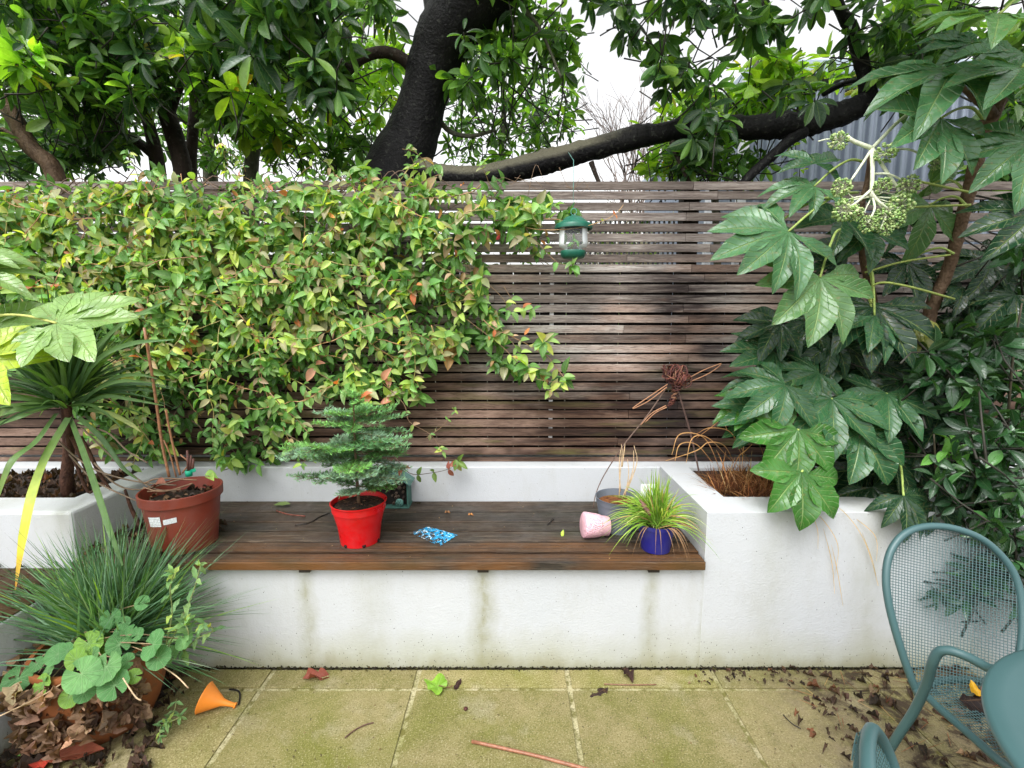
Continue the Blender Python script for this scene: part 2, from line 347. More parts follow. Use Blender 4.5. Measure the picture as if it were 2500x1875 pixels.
def mat_paving(name, mortar=False):
    m = M(name, .8, .2); p = m.pos(); sc = m.sep(m.attr('Col'))
    n1 = m.noise(p, 2.6, 5, .6, .5); n2 = m.noise(p, 9, 5, .65); gr = m.noise(p, 190, 3, .7); gr2 = m.noise(p, 75, 3, .6)
    c = m.mix(n2, (.195, .165, .07), (.31, .265, .125)) if not mortar else m.mix(n2, (.30, .27, .15), (.42, .38, .24))
    c = m.mix(m.ramp(n1, (.42, 0.), (.66, .85)), c, (.135, .145, .02))
    c = m.mix(m.ramp(m.noise(p, 17, 5, .75), (.46, 0.), (.66, .55)), c, (.13, .125, .03))
    c = m.mix(m.ramp(m.noise(p, 4.3, 4, .6), (.56, 0.), (.72, .45)), c, (.42, .37, .27))
    c = m.mix(m.ramp(gr, (.34, .8), (.48, 0.)), c, (.085, .075, .02))
    c = m.mix(m.ramp(gr, (.56, 0.), (.70, .5)), c, (.58, .53, .36))
    c = m.mix(m.ramp(gr2, (.62, 0.), (.74, .5)), c, (.085, .09, .02))
    c = m.mix(1., c, m.ramp(sc[0], (0., .84), (1., 1.10)), 'MULTIPLY')
    x = m.sep(p)[0]
    dirt = m.math('MULTIPLY', m.math('MAXIMUM', m.ramp(m.math('MULTIPLY', m.math('ADD', x, m.math('MULTIPLY', n2, .5)), .4), (.40, 0.), (.56, 1.)), m.ramp(m.math('MULTIPLY', m.math('SUBTRACT', m.math('MULTIPLY', n2, .5), x), .4), (.56, 0.), (.68, .9))), m.ramp(m.noise(p, 12, 6, .7), (.35, .25), (.6, 1.)))
    c = m.mix(m.math('MULTIPLY', dirt, .62), c, (.15, .115, .08))
    blot = m.math('MULTIPLY', m.ramp(m.math('MULTIPLY', m.math('ADD', x, m.math('MULTIPLY', n2, .5)), .4), (.50, 0.), (.62, 1.)), m.ramp(m.noise(m.pos((1, 1.6, 1), (0, 0, .7)), 7, 7, .75, .8), (.48, 0.), (.56, 1.)))
    c = m.mix(m.math('MULTIPLY', blot, .85), c, (.030, .018, .014))
    if mortar: c = m.mix(m.ramp(m.noise(p, 30, 4), (.5, 0.), (.62, .85)), c, (.11, .10, .02))
    m.col(c); m.put(m.b.inputs['Roughness'], m.ramp(n1, (.4, .55), (.7, .9)))
    m.bump(m.math('ADD', gr, m.math('MULTIPLY', n2, .4)), .55, .004); return m.m
def mat_pot(name, c, rough):
    m = M(name, rough, .4); a = m.noise(m.pos(), 12, 5, .65); z = m.sep(m.attr('uvc', True))[1]
    k = m.math('MULTIPLY', m.ramp(a, (.45, 0.), (.7, 1.)), .35)
    cc = m.mix(1., (*c, 1), m.ramp(m.noise(m.pos(), 5, 3), (.3, .82), (.7, 1.15)), 'MULTIPLY'); cc = m.mix(k, cc, tuple(q*.7+.05 for q in c)); cc = m.mix(m.ramp(m.noise(m.pos(), 90, 3, .7), (.66, 0.), (.74, .6)), cc, (.05, .035, .025))
    m.col(cc); m.put(m.b.inputs['Roughness'], m.ramp(a, (.35, rough*.8), (.7, min(1, rough*1.7)))); m.bump(m.noise(m.pos(), 130, 2), .15, .002); return m.m
def mat_soil(name='dark_soil', c0=(.012, .008, .006), c1=(.06, .04, .028)):
    m = M(name, .9, .3); p = m.pos(); a = m.noise(p, 60, 6, .75); m.col(m.ramp(a, (.35, c0), (.7, c1))); m.bump(a, 1., .02); return m.m

BARK_BIG = mat_bark('dark_wet_bark', (.003, .003, .004), (.014, .013, .013), .10, .6, 10)
BARK_LIMB = mat_bark('mossy_limb_bark', (.004, .004, .005), (.018, .017, .016), .15, .6, 12, top=(.15, .14, .095), fade=.62)
BARK_GREY = mat_bark('grey_green_bark', (.05, .05, .035), (.16, .16, .11), .2)
BARK_BROWN = mat_bark('brown_stem_bark', (.06, .035, .02), (.20, .13, .08), .0, .6, 24)
BARK_RED = mat_bark('red_brown_stem', (.022, .010, .007), (.12, .055, .035), .0, .7, 30)
BARK_DARK = mat_bark('brown_black_bark', (.012, .009, .007), (.07, .05, .038), .15)
L_TREE = mat_leaf('tree_leaf', .29, .55, .36, .30, 9, (.35, .5, .14), .3, (1.3, 1.3, 1.0), .0)
L_DARK = mat_leaf('glossy_dark_leaf', .24, .6, .16, .30, 9, (.16, .28, .12), .5)
L_VINE = mat_leaf('vine_leaf', .38, .45, .30, .30, 6, (.5, .6, .25), .3)
L_PALM = mat_leaf('fatsia_leaf', .25, .42, .18, .62, 9, (.34, .46, .17), .8, midk=15., spots=.35)
L_SOFT = mat_leaf('soft_leaf', .7, .25, .25, .5, 7, (.30, .50, .30), .7)
L_GRASS = mat_leaf('grass_blade', .5, .35, .25, .15, 1, (.3, .42, .3), .1)
L_VARI = mat_leaf('variegated_blade', .45, .4, .3, .0, 1, (.1, .2, .02), .1)
L_DEAD = mat_leaf('dead_leaf', .75, .25, .12, .35, 8, (.30, .17, .09), .7, (1.2, 1.15, 1.1), .3)
L_NEEDLE = mat_leaf('fir_needle', .5, .35, .15, .1, 1, (.4, .5, .4), .1)
STEM = mat_plain('stem', (1, 1, 1), .6, .35, 0, .25, 60, 0, True)
SOIL = mat_soil()
# ============================================================ SETTING
YF, YB, YFE, ZL, ZP, ZW = 1.778, 2.387, 2.48, .665, .673, .433
XR, XL, XRS, XLS = .772, -1.745, 1.883, -1.686
ZB = .482
sx = [aty(p, 1450, YF)[0] for p in (750, 1180, 1592, 905)]
W_FRONT = mat_render('white_render_front', ((sx[0], .05, 1.), (sx[1], .07, 1.2), (sx[2], .05, .9), (sx[3], .10, .4), (.79, .03, .9)), 0)
W_LEDGE = mat_render('white_render_ledge', (), -.4, 1)
W_SIDE = mat_render('white_render_side', ((1.05, .12, .35), (1.45, .12, .5), (-2.1, .1, .4)), 0)

b = B(); box(b, -60, 60, -30, 90, -.5, -.04); g = struct(b.build('ground', mat_soil('garden_ground', (.02, .02, .01), (.09, .08, .05)), smooth=False))
b = B(); box(b, -2.6, 2.9, -.4, 1.775, -.035, -.007); struct(b.build('paving_mortar', mat_paving('mortar', True), smooth=False))
b = B(); jx = [-2.19, -1.585, -.980, -.381, .226, .818, 1.42, 2.02, 2.6]; jy = [1.776, 1.664, 1.062, .46, -.14]
for i in range(len(jx)-1):
    for j in range(len(jy)-1):
        e = .0085+random.random()*.002; box(b, jx[i]+e, jx[i+1]-e, jy[j+1]+e, jy[j]-e*.8, -.03, random.uniform(-.0015, .0015), c=(random.random(), random.random(), 0))
PAVE = mat_paving('algae_paving'); struct(b.build('paving', PAVE, smooth=False, bevel=.003))

b = B(); box(b, XLS, XR+.02, YF+.0006, 2.38, 0, ZW)
tag(b.build('white_wall', W_FRONT, smooth=False), 'white rendered low wall under the wooden bench with green drip stains', 'wall')
b = B(); box(b, -3.2, 3.2, YB, 2.62, 0, ZL)
tag(b.build('white_wall', W_LEDGE, smooth=False, bevel=.006), 'white rendered back ledge wall between the bench and the slatted fence', 'wall')
b = B(); box(b, -3.2, XLS, -.5, YF-.001, 0, ZW)
tag(b.build('white_wall', W_SIDE, smooth=False, bevel=.006), 'low white side wall at the left edge behind the terracotta pot', 'wall')
pl = thing('raised_planter', 'white rendered raised planter on the right filled with dried grass and shrubs', 'planter', (1.2, YF, 0))
b = B(); prism(b, [(XR, YF), (XRS, YF), (XRS, -.5), (2.03, -.5), (2.03, 1.946), (.912, 1.946), (.912, YB-.001), (XR, YB-.001)], 0, ZP); b.build('wall', W_SIDE, pl, smooth=False, bevel=.003)
b = B(); box(b, .912, 3.2, 1.946, YB-.001, .3, .645); box(b, 2.03, 3.2, -.5, 1.946, .3, .645); b.build('soil', SOIL, pl, smooth=False)
pl = thing('raised_planter', 'white rendered raised planter on the left with dark soil under the spiky plant', 'planter', (-2.2, YF, 0))
b = B(); prism(b, [(-3.2, YF+.002), (XL, YF+.002), (XL, YB-.001), (-1.885, YB-.001), (-1.885, 1.946), (-3.2, 1.946)], 0, ZP); b.build('wall', W_SIDE, pl, smooth=False, bevel=.012)
b = B(); box(b, -3.2, -1.885, 1.946, YB-.001, .3, .63); b.build('soil', SOIL, pl, smooth=False)

# bench seat of six boards, a strip edge in front
BENCH = mat_bench(); be = thing('bench_seat', 'wet dark wooden bench seat set between the two white planters', 'bench', (-.48, YF, ZW))
ys = [1.742] + [atz(1250, p, ZB)[1] for p in (1350, 1322, 1297, 1274, 1250)] + [YB-.004]
for i in range(6):
    bb = B(); y0, y1 = ys[i]+(.012 if i == 1 else .004), ys[i+1]-.004; n = 1 if i == 0 else 3
    c = (random.random(), random.random()*.8, 1. if i < 2 else .25)
    box(bb, XL+.006, XR-.004+(.0 if i else -.004), y0, y1, ZB-.036, ZB+random.uniform(-.002, .001), c)
    bb.build('board', BENCH, be, smooth=False, bevel=.003)
bb = B(); box(bb, XL+.01, XR-.01, ys[1]-.002, ys[1]+.011, ZB-.036, ZB-.011, (.3, .8, 1)); bb.build('board', BENCH, be, smooth=False)
for q in (750, 1180, 1592): bb = B(); xx = aty(q, 1390, YF)[0]; box(bb, xx-.022, xx+.022, 1.752, 2.36, ZW+.0008, ZB-.037, (.2, .1, 0)); bb.build('bearer', BENCH, be, smooth=False)

# slatted fence
SLAT = mat_slats(); fe = thing('slatted_fence', 'tall brown weathered fence of horizontal wooden slats on the white ledge', 'fence', (0, YFE, ZL))
b = B(); tops = [443, 466.5, 493.5, 519.5, 545.5, 570.4, 596, 621, 645.5, 670, 695, 720, 743.5, 769, 794, 818, 842, 865, 889, 912, 935, 958, 981, 1002.5, 1025, 1047, 1070, 1093, 1117]
for i, ty in enumerate(tops):
    z1 = aty(1250, ty, YFE)[2]; z0 = z1-(.0392 if i < 10 else .0402 if i < 28 else .022)
    if i == 28: z0 = ZL+.002
    cuts = [-3.3, random.uniform(-1.9, -1.2), (.905 if i in (3, 8, 10, 17, 18) else random.choice((.9, 1.02, -.1, .6))) + random.uniform(-.03, .03), random.uniform(1.7, 2.2), 3.3]
    if i == 28: cuts = [-3.3, aty(1082, 1120, YFE)[0], 1.9, 3.3]
    for q in range(len(cuts)-1):
        dy = random.uniform(0, .003)
        box(b, cuts[q]+.001, cuts[q+1]-.001, YFE+dy, YFE+.013+dy, z0+random.uniform(-.0008, .0008), z1+random.uniform(-.0008, .0008), (random.random(), random.random(), 0))
b.build('slats', SLAT, fe, smooth=False, bevel=.0012)
PD = mat_plain('dark_post_wood', (.02, .014, .011), .8, .3, 0, .3, 18)
for px in (-330, 560, 1683, 2330):
    b = B(); x = aty(px, 560, 2.52)[0]; box(b, x-.04, x+.04, 2.506, 2.586, ZL+.001, 2.095); b.build('post', PD, fe, smooth=False)
b = B(); x = aty(1346, 800, 2.52)[0]; box(b, x-.010, x+.010, 2.502, 2.512, .78, 1.685); b.build('daylight_strip', mat_plain('gap_daylight_white', (.95, .95, .95), .5), fe, smooth=False)  # added white strip, stands in for daylight showing through the slat gaps
# dark boarded fence of the next garden, its top level with the ninth slat
b = B(); zt = aty(1250, 652, 2.8)[2]
for k in range(44): x = -3.4+k*.155; box(b, x, x+.15, 2.78+(k % 2)*.012, 2.80+(k % 2)*.012, 0, zt+random.uniform(-.012, .012))
tag(b.build('boarded_fence', mat_plain('black_stained_boards', (.012, .010, .009), .9, .15, 0, .3, 9), smooth=False), 'dark vertical board fence standing just behind the slatted fence', 'fence')
b = B(); 
for k in range(60):
    x = aty(1395, 560, 3.3)[0]+k*.033
    if x < aty(1700, 560, 3.3)[0] or x > aty(1800, 560, 3.3)[0]: tube(b, [(x, 3.3, 0), (x, 3.3, 2.12)], .0075, 5)
for z in (.4, 2.05): tube(b, [(.3, 3.3, z), (2.5, 3.3, z)], .012, 5)
tag(b.build('railing', mat_plain('dark_iron', (.03, .03, .035), .5), smooth=True), 'dark upright railing glimpsed through the gaps of the slatted fence', 'railing')

# corrugated shed
SY = 3.9; x0 = aty(1838, 300, SY)[0]; za = aty(1860, 155, SY)[2]; zb_ = aty(1860, 192, SY)[2]
sh = thing('metal_shed', 'blue grey corrugated metal shed behind the fence on the right', 'shed', (x0+1.6, SY, 0))
m = M('corrugated_steel', .38, .5); m.b.inputs['Metallic'].default_value = .35
m.col(m.mix(m.noise(m.pos((6, 6, .6)), 3, 5), (.13, .155, .205), (.25, .29, .35))); CORR = m.m
b = B(); k = 900; xs = np.linspace(x0, x0+3.6, k); yy = SY+.022*np.tanh(2.2*np.sin(xs*2*np.pi/.088)); V = np.concatenate([np.c_[xs, yy, np.zeros(k)], np.c_[xs, yy, np.full(k, zb_-.02)]])
i = np.arange(k-1); b.add(V, np.c_[i, i+1, i+1+k, i+k]); yl = np.linspace(SY, SY+3, 500); xl = x0+.022*np.sin(yl*2*np.pi/.088)
V = np.concatenate([np.c_[xl, yl, np.zeros(500)], np.c_[xl, yl, np.full(500, zb_-.02)]]); i = np.arange(499); b.add(V, np.c_[i, i+1, i+501, i+500]); b.build('wall', CORR, sh)
m = M('pale_steel_trim', .45, .5); m.col(m.mix(m.noise(m.pos(), 4, 4), (.30, .37, .44), (.42, .50, .57)))
b = B(); box(b, x0-.05, x0+3.7, SY-.07, SY+3.1, zb_, za); b.build('roof', m.m, sh, smooth=False, bevel=.01)
b = B(); box(b, x0-.09, x0-.03, SY-.03, SY+.03, 0, zb_-.001); box(b, x0-.2, x0-.15, SY+.3, SY+.36, 0, zb_-.001); b.build('corner_trim', mat_plain('white_trim', (.6, .62, .66), .5), sh, smooth=False)

# ============================================================ FOLIAGE OF TREES
T_TREE = leaf_t(7, .3, .13, .35, .56, ex=.66); T_OVAL = leaf_t(6, .3, .2, .46, .52); T_VINE = leaf_t(6, .35, .22, .50, .42); T_VINE2 = leaf_t(5, .2, .5, .40, .45)
T_LAU = leaf_t(7, .3, .25, .36, .55, ex=.75)
def pick(pal, n):
    P = np.array([p[1:] for p in pal]); wt = np.array([p[0] for p in pal], float); ix = rng.choice(len(pal), n, p=wt/wt.sum())
    return P[ix]*rng.uniform(.75, 1.25, (n, 1))*rng.uniform(.93, 1.07, (n, 3))
DARK = [(4, .028, .080, .032), (3, .048, .125, .040), (2, .09, .20, .046), (.8, .17, .32, .06)]
MID = [(3, .055, .15, .034), (3, .10, .23, .046), (2, .17, .34, .06), (1, .025, .07, .02)]
LIME = [(3, .18, .36, .04), (3, .27, .45, .055), (2, .08, .19, .03), (.3, .40, .36, .04)]
def whorls(bL, bT, regs, tmpl=T_TREE, nl=(7, 11), bias=(0, -.2, .3), spread=(55, 95), droop=.3, twigc=(.03, .028, .02)):
    Ps, Ds, Ns, Ss, Cs = [], [], [], [], []
    for (px, py, rx, ry, Y0, Y1, cnt, size, pal) in regs:
        if tmpl is T_TREE: size *= .84; cnt = int(cnt*1.12+.5)
        for _ in range(cnt):
            a = random.random()*6.283; q = math.sqrt(random.random())
            c = aty(px+rx*q*math.cos(a), py+ry*q*math.sin(a), random.uniform(Y0, Y1))
            ax = nrm(rng.normal(size=3)*.75+np.array(bias)); n = random.randint(*nl)
            p1 = nrm(np.cross(ax, rng.normal(size=3))); p2 = np.cross(ax, p1); az = np.arange(n)*2.4+random.random()*6
            al = np.radians(rng.uniform(*spread, n))
            d = ax*np.cos(al)[:, None]+(p1*np.cos(az)[:, None]+p2*np.sin(az)[:, None])*np.sin(al)[:, None]
            d = nrm(d+np.array((0, 0, -droop))*rng.uniform(.3, 1.6, (n, 1)))
            Ps.append(c+ax*rng.uniform(-.05, .015, (n, 1))+d*.012); Ds.append(d); Ns.append(nrm(ax+np.array((0, 0, .6))+rng.normal(size=(n, 3))*.25))
            Ss.append(size*rng.uniform(.65, 1.12, n)*(1-.25*(random.random() < .3))); Cs.append(pick(pal, n)*random.uniform(.8, 1.2))
            if bT is not None:
                e = c-ax*random.uniform(.12, .3)+np.array((0, 0, -.03)); tube(bT, [c, (c+e)/2+rng.normal(size=3)*.012, e], [.0028, .0045], 4, twigc)
    inst(bL, tmpl, np.concatenate(Ps), np.concatenate(Ds), np.concatenate(Ns), np.concatenate(Ss), np.concatenate(Cs), rng.uniform(.8, 1.2, sum(map(len, Ps))))
def limb(b, pts, Y, c=(1, 1, 1), seg=12, rough=.03, n=6):
    P, r = [], []
    for i, q in enumerate(pts):
        yy = Y if np.isscalar(Y) else np.interp(i/(len(pts)-1), np.linspace(0, 1, len(Y)), Y)
        p = aty(q[0], q[1], yy); P.append(p); r.append(q[2]*.5*mpp(p))
    P = smooth_path(P, n); rr = np.interp(np.linspace(0, len(pts)-1, len(P)), range(len(pts)), r)
    tube(b, P, rr, seg, c, rough=rough)

# the big leaning tree
Yt = 3.05
t = thing('evergreen_tree', 'large dark leaning evergreen tree with a long mossy limb reaching right over the fence', 'tree', (aty(960, 600, Yt)[0], Yt, 0))
b = B(); limb(b, [(930, 1000, 190), (940, 620, 175), (960, 440, 152), (1003, 345, 132), (1034, 244, 112), (1064, 142, 126), (1100, 70, 145), (1160, 0, 150), (1240, -70, 130), (1330, -140, 110)], (Yt, Yt, 2.9, 2.7), rough=.015)
limb(b, [(1075, 130, 80), (1080, 40, 85), (1065, -60, 80), (1060, -200, 70)], (3.0, 3.0), rough=.015)
b.build('trunk', BARK_BIG, t)
b = B(); limb(b, [(985, 395, 56), (1040, 420, 54), (1110, 430, 48), (1200, 426, 50), (1330, 396, 58), (1430, 368, 50), (1560, 334, 56), (1610, 326, 46), (1690, 310, 52), (1760, 306, 48), (1830, 312, 56), (1900, 306, 64), (1960, 305, 56), (2020, 288, 60), (2085, 266, 56), (2118, 244, 50), (2135, 222, 30)], (3.0, 2.85, 2.7), rough=.045, n=9); b.build('limb', BARK_LIMB, t)
for pts, Y, mt in (([(1015, 175, 34), (985, 145, 30), (945, 128, 28), (905, 132, 27), (868, 152, 27), (840, 178, 28), (800, 205, 24)], (2.95, 2.8), BARK_DARK),
               ([(2120, 240, 44), (2112, 190, 34), (2095, 120, 34), (2078, 70, 32), (2055, 30, 26), (2038, -20, 24), (2020, -120, 20)], (2.72, 2.6), BARK_BIG),
               ([(1965, 320, 30), (1925, 345, 26), (1880, 385, 24), (1830, 430, 22), (1790, 480, 20)], 2.75, BARK_BIG),
               ([(1443, 395, 14), (1452, 420, 11), (1464, 450, 10)], 2.75, BARK_DARK), ([(1640, 345, 15), (1655, 385, 12), (1685, 450, 11)], 2.75, BARK_DARK),
               ([(2010, 228, 16), (2060, 205, 13), (2130, 190, 11), (2200, 170, 9)], 2.8, BARK_BIG),
               ([(1275, -10, 22), (1282, 25, 18), (1298, 45, 14), (1320, 75, 9), (1345, 130, 7), (1370, 190, 6)], 2.8, BARK_GREY),
               ([(1070, 290, 13), (1100, 322, 12), (1150, 332, 10), (1210, 318, 8)], 3.1, BARK_GREY)):
    b = B(); limb(b, pts, Y, seg=8); b.build('branch', mt, t)
bL, bT = B(), B()
whorls(bL, bT, [
    (700, 40, 130, 130, 2.35, 2.8, 34, .20, DARK), (800, 170, 80, 90, 2.4, 2.7, 16, .19, DARK), (640, -60, 200, 90, 2.3, 3, 34, .20, DARK), (900, 20, 60, 80, 2.7, 3, 8, .17, MID),
    (1180, 150, 80, 90, 2.7, 3.0, 12, .15, MID), (1250, 90, 110, 80, 2.7, 3.1, 16, .14, MID), (1340, 110, 60, 90, 2.8, 3.1, 10, .13, MID), (1300, 60, 120, 60, 2.8, 3.1, 10, .14, MID), (1700, 150, 90, 50, 2.6, 2.9, 7, .15, DARK), (1620, 110, 60, 40, 2.6, 2.9, 4, .15, MID),
    (1120, 210, 70, 80, 2.9, 3.2, 7, .15, MID),
    (1490, -5, 50, 25, 2.5, 2.8, 4, .17, DARK), (1555, 70, 40, 35, 2.5, 2.8, 4, .16, DARK), (1640, -5, 60, 25, 2.5, 2.8, 5, .18, DARK), (1780, 10, 90, 40, 2.4, 2.7, 9, .19, DARK), (1860, 40, 60, 35, 2.4, 2.7, 5, .20, DARK), (1990, 5, 40, 25, 2.4, 2.7, 3, .18, DARK),
    (1640, 185, 60, 40, 2.5, 2.8, 5, .15, DARK), (1690, 220, 50, 60, 2.5, 2.8, 7, .15, DARK), (1745, 330, 50, 55, 2.5, 2.7, 6, .15, DARK), (1950, 220, 45, 45, 2.5, 2.7, 3, .16, DARK),
    (2130, 60, 60, 80, 2.5, 2.9, 8, .15, DARK), (2190, 110, 70, 80, 2.5, 2.9, 9, .15, DARK), (2300, 10, 150, 50, 2.5, 3, 10, .15, MID),
    (1300, -250, 900, 110, 2.2, 3.2, 110, .18, DARK), (1750, -110, 330, 50, 2.4, 2.9, 14, .18, DARK), (1200, -60, 150, 40, 2.6, 3, 10, .16, MID)], nl=(6, 9), bias=(0, -.3, -.35), droop=.55)
for k in range(16):
    a = aty(random.uniform(1100, 1400), random.uniform(20, 150), 3.0); e = aty(random.uniform(1100, 1420), random.uniform(200, 380), 3.1); tube(bT, smooth_path([a, (a+e)/2+rng.normal(size=3)*.05, e], 4), [.007, .003], 4, (.03, .028, .02))
bL.build('crown', L_TREE, t); bT.build('twigs', STEM, t)['kind'] = 'stuff'

# tree standing behind the trunk: the lighter leaves against the sky
def tree(name, label, limbs, regs, twigs=(), grp=None, tm=T_TREE, mt=None, **k):
    base = aty(limbs[0][0][-1][0], 443, limbs[0][1] if np.isscalar(limbs[0][1]) else limbs[0][1][-1])
    t = thing(name, label, 'tree', (base[0], base[1], 0), grp)
    bb = B()
    for pts, Y, m_ in limbs:
        pts = list(pts)
        if pts[-1][1] >= 430: pts += [(pts[-1][0]+8, 700, pts[-1][2]*1.1), (pts[-1][0]+8, 1000, pts[-1][2]*1.2)]
        limb(bb, pts, Y, seg=9)
    bb.build('trunk', limbs[0][2], t)
    bL, bT = B(), B(); whorls(bL, bT, regs, tm, **k)
    for q in twigs:
        bq = B(); P = smooth_path([aty(*p) for p in q], 4); tube(bq, P, [.009, .003], 5, (.05, .045, .03)); bq.build('branch', STEM, t)
    bL.build('crown', mt or L_TREE, t); bT.build('twigs', STEM, t)['kind'] = 'stuff'; return t
tree('evergreen_tree', 'grey stemmed evergreen with pale backlit leaves just left of and behind the big leaning trunk',
     [([(700, -20, 16), (660, 120, 20), (634, 250, 24), (622, 350, 30), (612, 440, 34)], 3.6, BARK_GREY)],
     [(890, 120, 90, 110, 3.2, 3.7, 30, .15, LIME), (880, 270, 110, 70, 3.2, 3.8, 18, .15, LIME), (780, 330, 120, 80, 3.3, 3.8, 22, .14, MID), (900, 380, 120, 50, 3.4, 3.9, 16, .13, MID), (620, 330, 70, 60, 3.2, 3.4, 8, .18, LIME), (730, 190, 90, 60, 3.1, 3.4, 14, .16, LIME)],
     [[(900, -10, 3.5), (880, 130, 3.5), (870, 260, 3.4)], [(930, 20, 3.6), (960, 150, 3.5), (950, 300, 3.5)]], 'evergreens behind the fence')
tree('evergreen_tree', 'slender evergreen with drooping mid green leaves against the sky right of the big trunk',
     [([(1190, -20, 8), (1215, 100, 11), (1230, 250, 13), (1225, 360, 15), (1222, 440, 16)], 3.9, BARK_GREY)],
     [(1180, 260, 110, 90, 3.5, 4.1, 30, .135, MID), (1300, 200, 110, 100, 3.5, 4.1, 24, .125, MID), (1330, 300, 90, 50, 3.5, 4.1, 20, .12, MID), (1230, 350, 140, 50, 3.5, 4.1, 22, .12, MID), (1110, 340, 60, 60, 3.6, 4.1, 10, .12, MID), (1370, 190, 70, 130, 3.5, 4.0, 18, .11, MID), (1130, 140, 90, 80, 3.5, 4.1, 12, .14, LIME)],
     [[(1330, 60, 3.7), (1370, 200, 3.7), (1400, 340, 3.7)], [(1120, 210, 3.7), (1180, 300, 3.8), (1330, 290, 3.8)]], 'evergreens behind the fence', nl=(5, 8))
tree('evergreen_tree', 'thick stemmed dark evergreen with two forked black trunks left of centre',
     [([(372, 130, 30), (385, 210, 34), (408, 280, 40), (430, 350, 42), (447, 440, 40)], 3.3, BARK_DARK), ([(450, 195, 12), (432, 235, 16), (420, 265, 20), (408, 290, 26)], 3.3, BARK_DARK), ([(335, 190, 20), (350, 260, 24), (370, 330, 28), (388, 440, 34)], 3.5, BARK_DARK), ([(220, 260, 12), (290, 310, 18), (370, 375, 22)], 3.5, BARK_DARK), ([(470, 90, 20), (478, 200, 22), (472, 300, 24), (466, 440, 26)], 3.7, BARK_DARK)],
     [(420, 60, 200, 110, 2.7, 3.4, 56, .17, DARK), (560, 130, 130, 110, 2.8, 3.4, 44, .17, MID), (560, 230, 110, 60, 2.9, 3.4, 18, .16, MID), (300, 150, 140, 110, 2.8, 3.3, 34, .17, DARK), (480, 260, 130, 60, 3.5, 4.1, 30, .14, MID), (250, 310, 110, 60, 3.2, 3.8, 22, .15, DARK), (600, 250, 60, 50, 2.8, 3.1, 6, .17, LIME), (450, 130, 90, 60, 2.7, 3.0, 6, .16, LIME), (700, 330, 60, 40, 3.0, 3.3, 5, .15, LIME), (160, 170, 90, 50, 2.7, 3.0, 4, .16, LIME), (520, 370, 90, 40, 3.8, 4.4, 16, .12, MID)],
     [], 'evergreens behind the fence')
tree('evergreen_tree', 'brown barked evergreen leaning left at the far left edge of the picture',
     [([(-60, 190, 30), (-5, 235, 34), (35, 290, 36), (75, 360, 38), (138, 440, 40)], 3.0, BARK_BROWN), ([(-20, 300, 10), (30, 330, 14), (60, 345, 18)], 3.0, BARK_BROWN)],
     [(80, 40, 180, 110, 2.6, 3.2, 48, .17, DARK), (120, 160, 150, 90, 2.7, 3.3, 36, .16, MID), (60, 120, 60, 60, 2.5, 2.7, 5, .19, LIME), (200, 230, 150, 70, 2.8, 3.3, 26, .16, MID), (170, 330, 150, 70, 3.2, 3.9, 40, .14, DARK), (40, 400, 110, 40, 3.2, 3.9, 24, .13, DARK), (230, 400, 90, 40, 3.4, 4.0, 14, .13, DARK), (-60, 300, 90, 90, 2.7, 3.3, 20, .16, MID), (200, -80, 350, 60, 2.6, 3.4, 60, .18, DARK)],
     [], 'evergreens behind the fence')
tree('evergreen_tree', 'far grey trunk with small leaves standing between the forked trunk and the pale stem',
     [([(500, 250, 20), (506, 330, 28), (514, 440, 32)], 4.4, BARK_GREY)],
     [(350, 200, 350, 180, 4.3, 5.4, 60, .15, DARK), (130, 330, 200, 90, 4.2, 5.2, 50, .14, DARK), (560, 320, 120, 100, 4.3, 5.2, 26, .13, MID), (700, 240, 140, 120, 4.3, 5.2, 26, .13, MID), (850, 350, 110, 60, 4.5, 5.5, 18, .12, MID), (780, 410, 160, 30, 4.5, 5.5, 14, .12, MID)],
     [], 'evergreens behind the fence')
tree('laurel_shrub', 'lime green laurel lit from behind above the fence in front of the metal shed',
     [([(1850, 150, 8), (1800, 260, 11), (1760, 350, 14), (1745, 440, 16)], 3.3, BARK_GREY)],
     [(1660, 300, 60, 60, 3.0, 3.5, 20, .13, LIME), (1750, 280, 90, 70, 3.0, 3.5, 26, .14, LIME), (1620, 400, 60, 35, 3.0, 3.4, 15, .13, LIME), (1780, 400, 90, 45, 2.9, 3.3, 18, .13, MID), (1880, 190, 90, 60, 2.9, 3.4, 22, .16, LIME), (1850, 260, 100, 50, 2.9, 3.4, 16, .15, LIME), (1960, 170, 90, 50, 2.9, 3.4, 14, .15, LIME), (2100, 170, 60, 60, 2.9, 3.3, 10, .13, LIME), (1700, 380, 50, 50, 2.7, 2.9, 8, .15, DARK), (1930, 360, 60, 60, 3., 3.3, 6, .09, LIME), (1600, 330, 40, 30, 3.2, 3.5, 6, .12, LIME), (1700, 415, 100, 22, 2.9, 3.2, 12, .12, MID)],
     [[(1870, 150, 3.2), (1900, 230, 3.2), (1890, 330, 3.2)]], None, nl=(6, 9), bias=(0, -.2, .5), droop=.15)
tree('evergreen_tree', 'dense evergreen filling the top right corner behind the fatsia leaves',
     [([(2480, 50, 20), (2475, 200, 24), (2470, 440, 30)], 3.2, BARK_BROWN)],
     [(2340, 60, 150, 90, 2.6, 3.3, 22, .14, MID), (2230, 40, 100, 70, 2.8, 3.3, 8, .14, LIME), (2510, 240, 80, 180, 2.5, 3.2, 26, .15, DARK), (2450, -350, 400, 200, 1.5, 2.6, 110, .16, DARK), (2220, 180, 60, 60, 2.6, 3.0, 10, .14, DARK), (2480, 420, 90, 60, 2.6, 3.0, 16, .14, DARK)],  # whorls high above the frame: unseen canopy added to shade the right side
     [], None, tm=T_LAU)

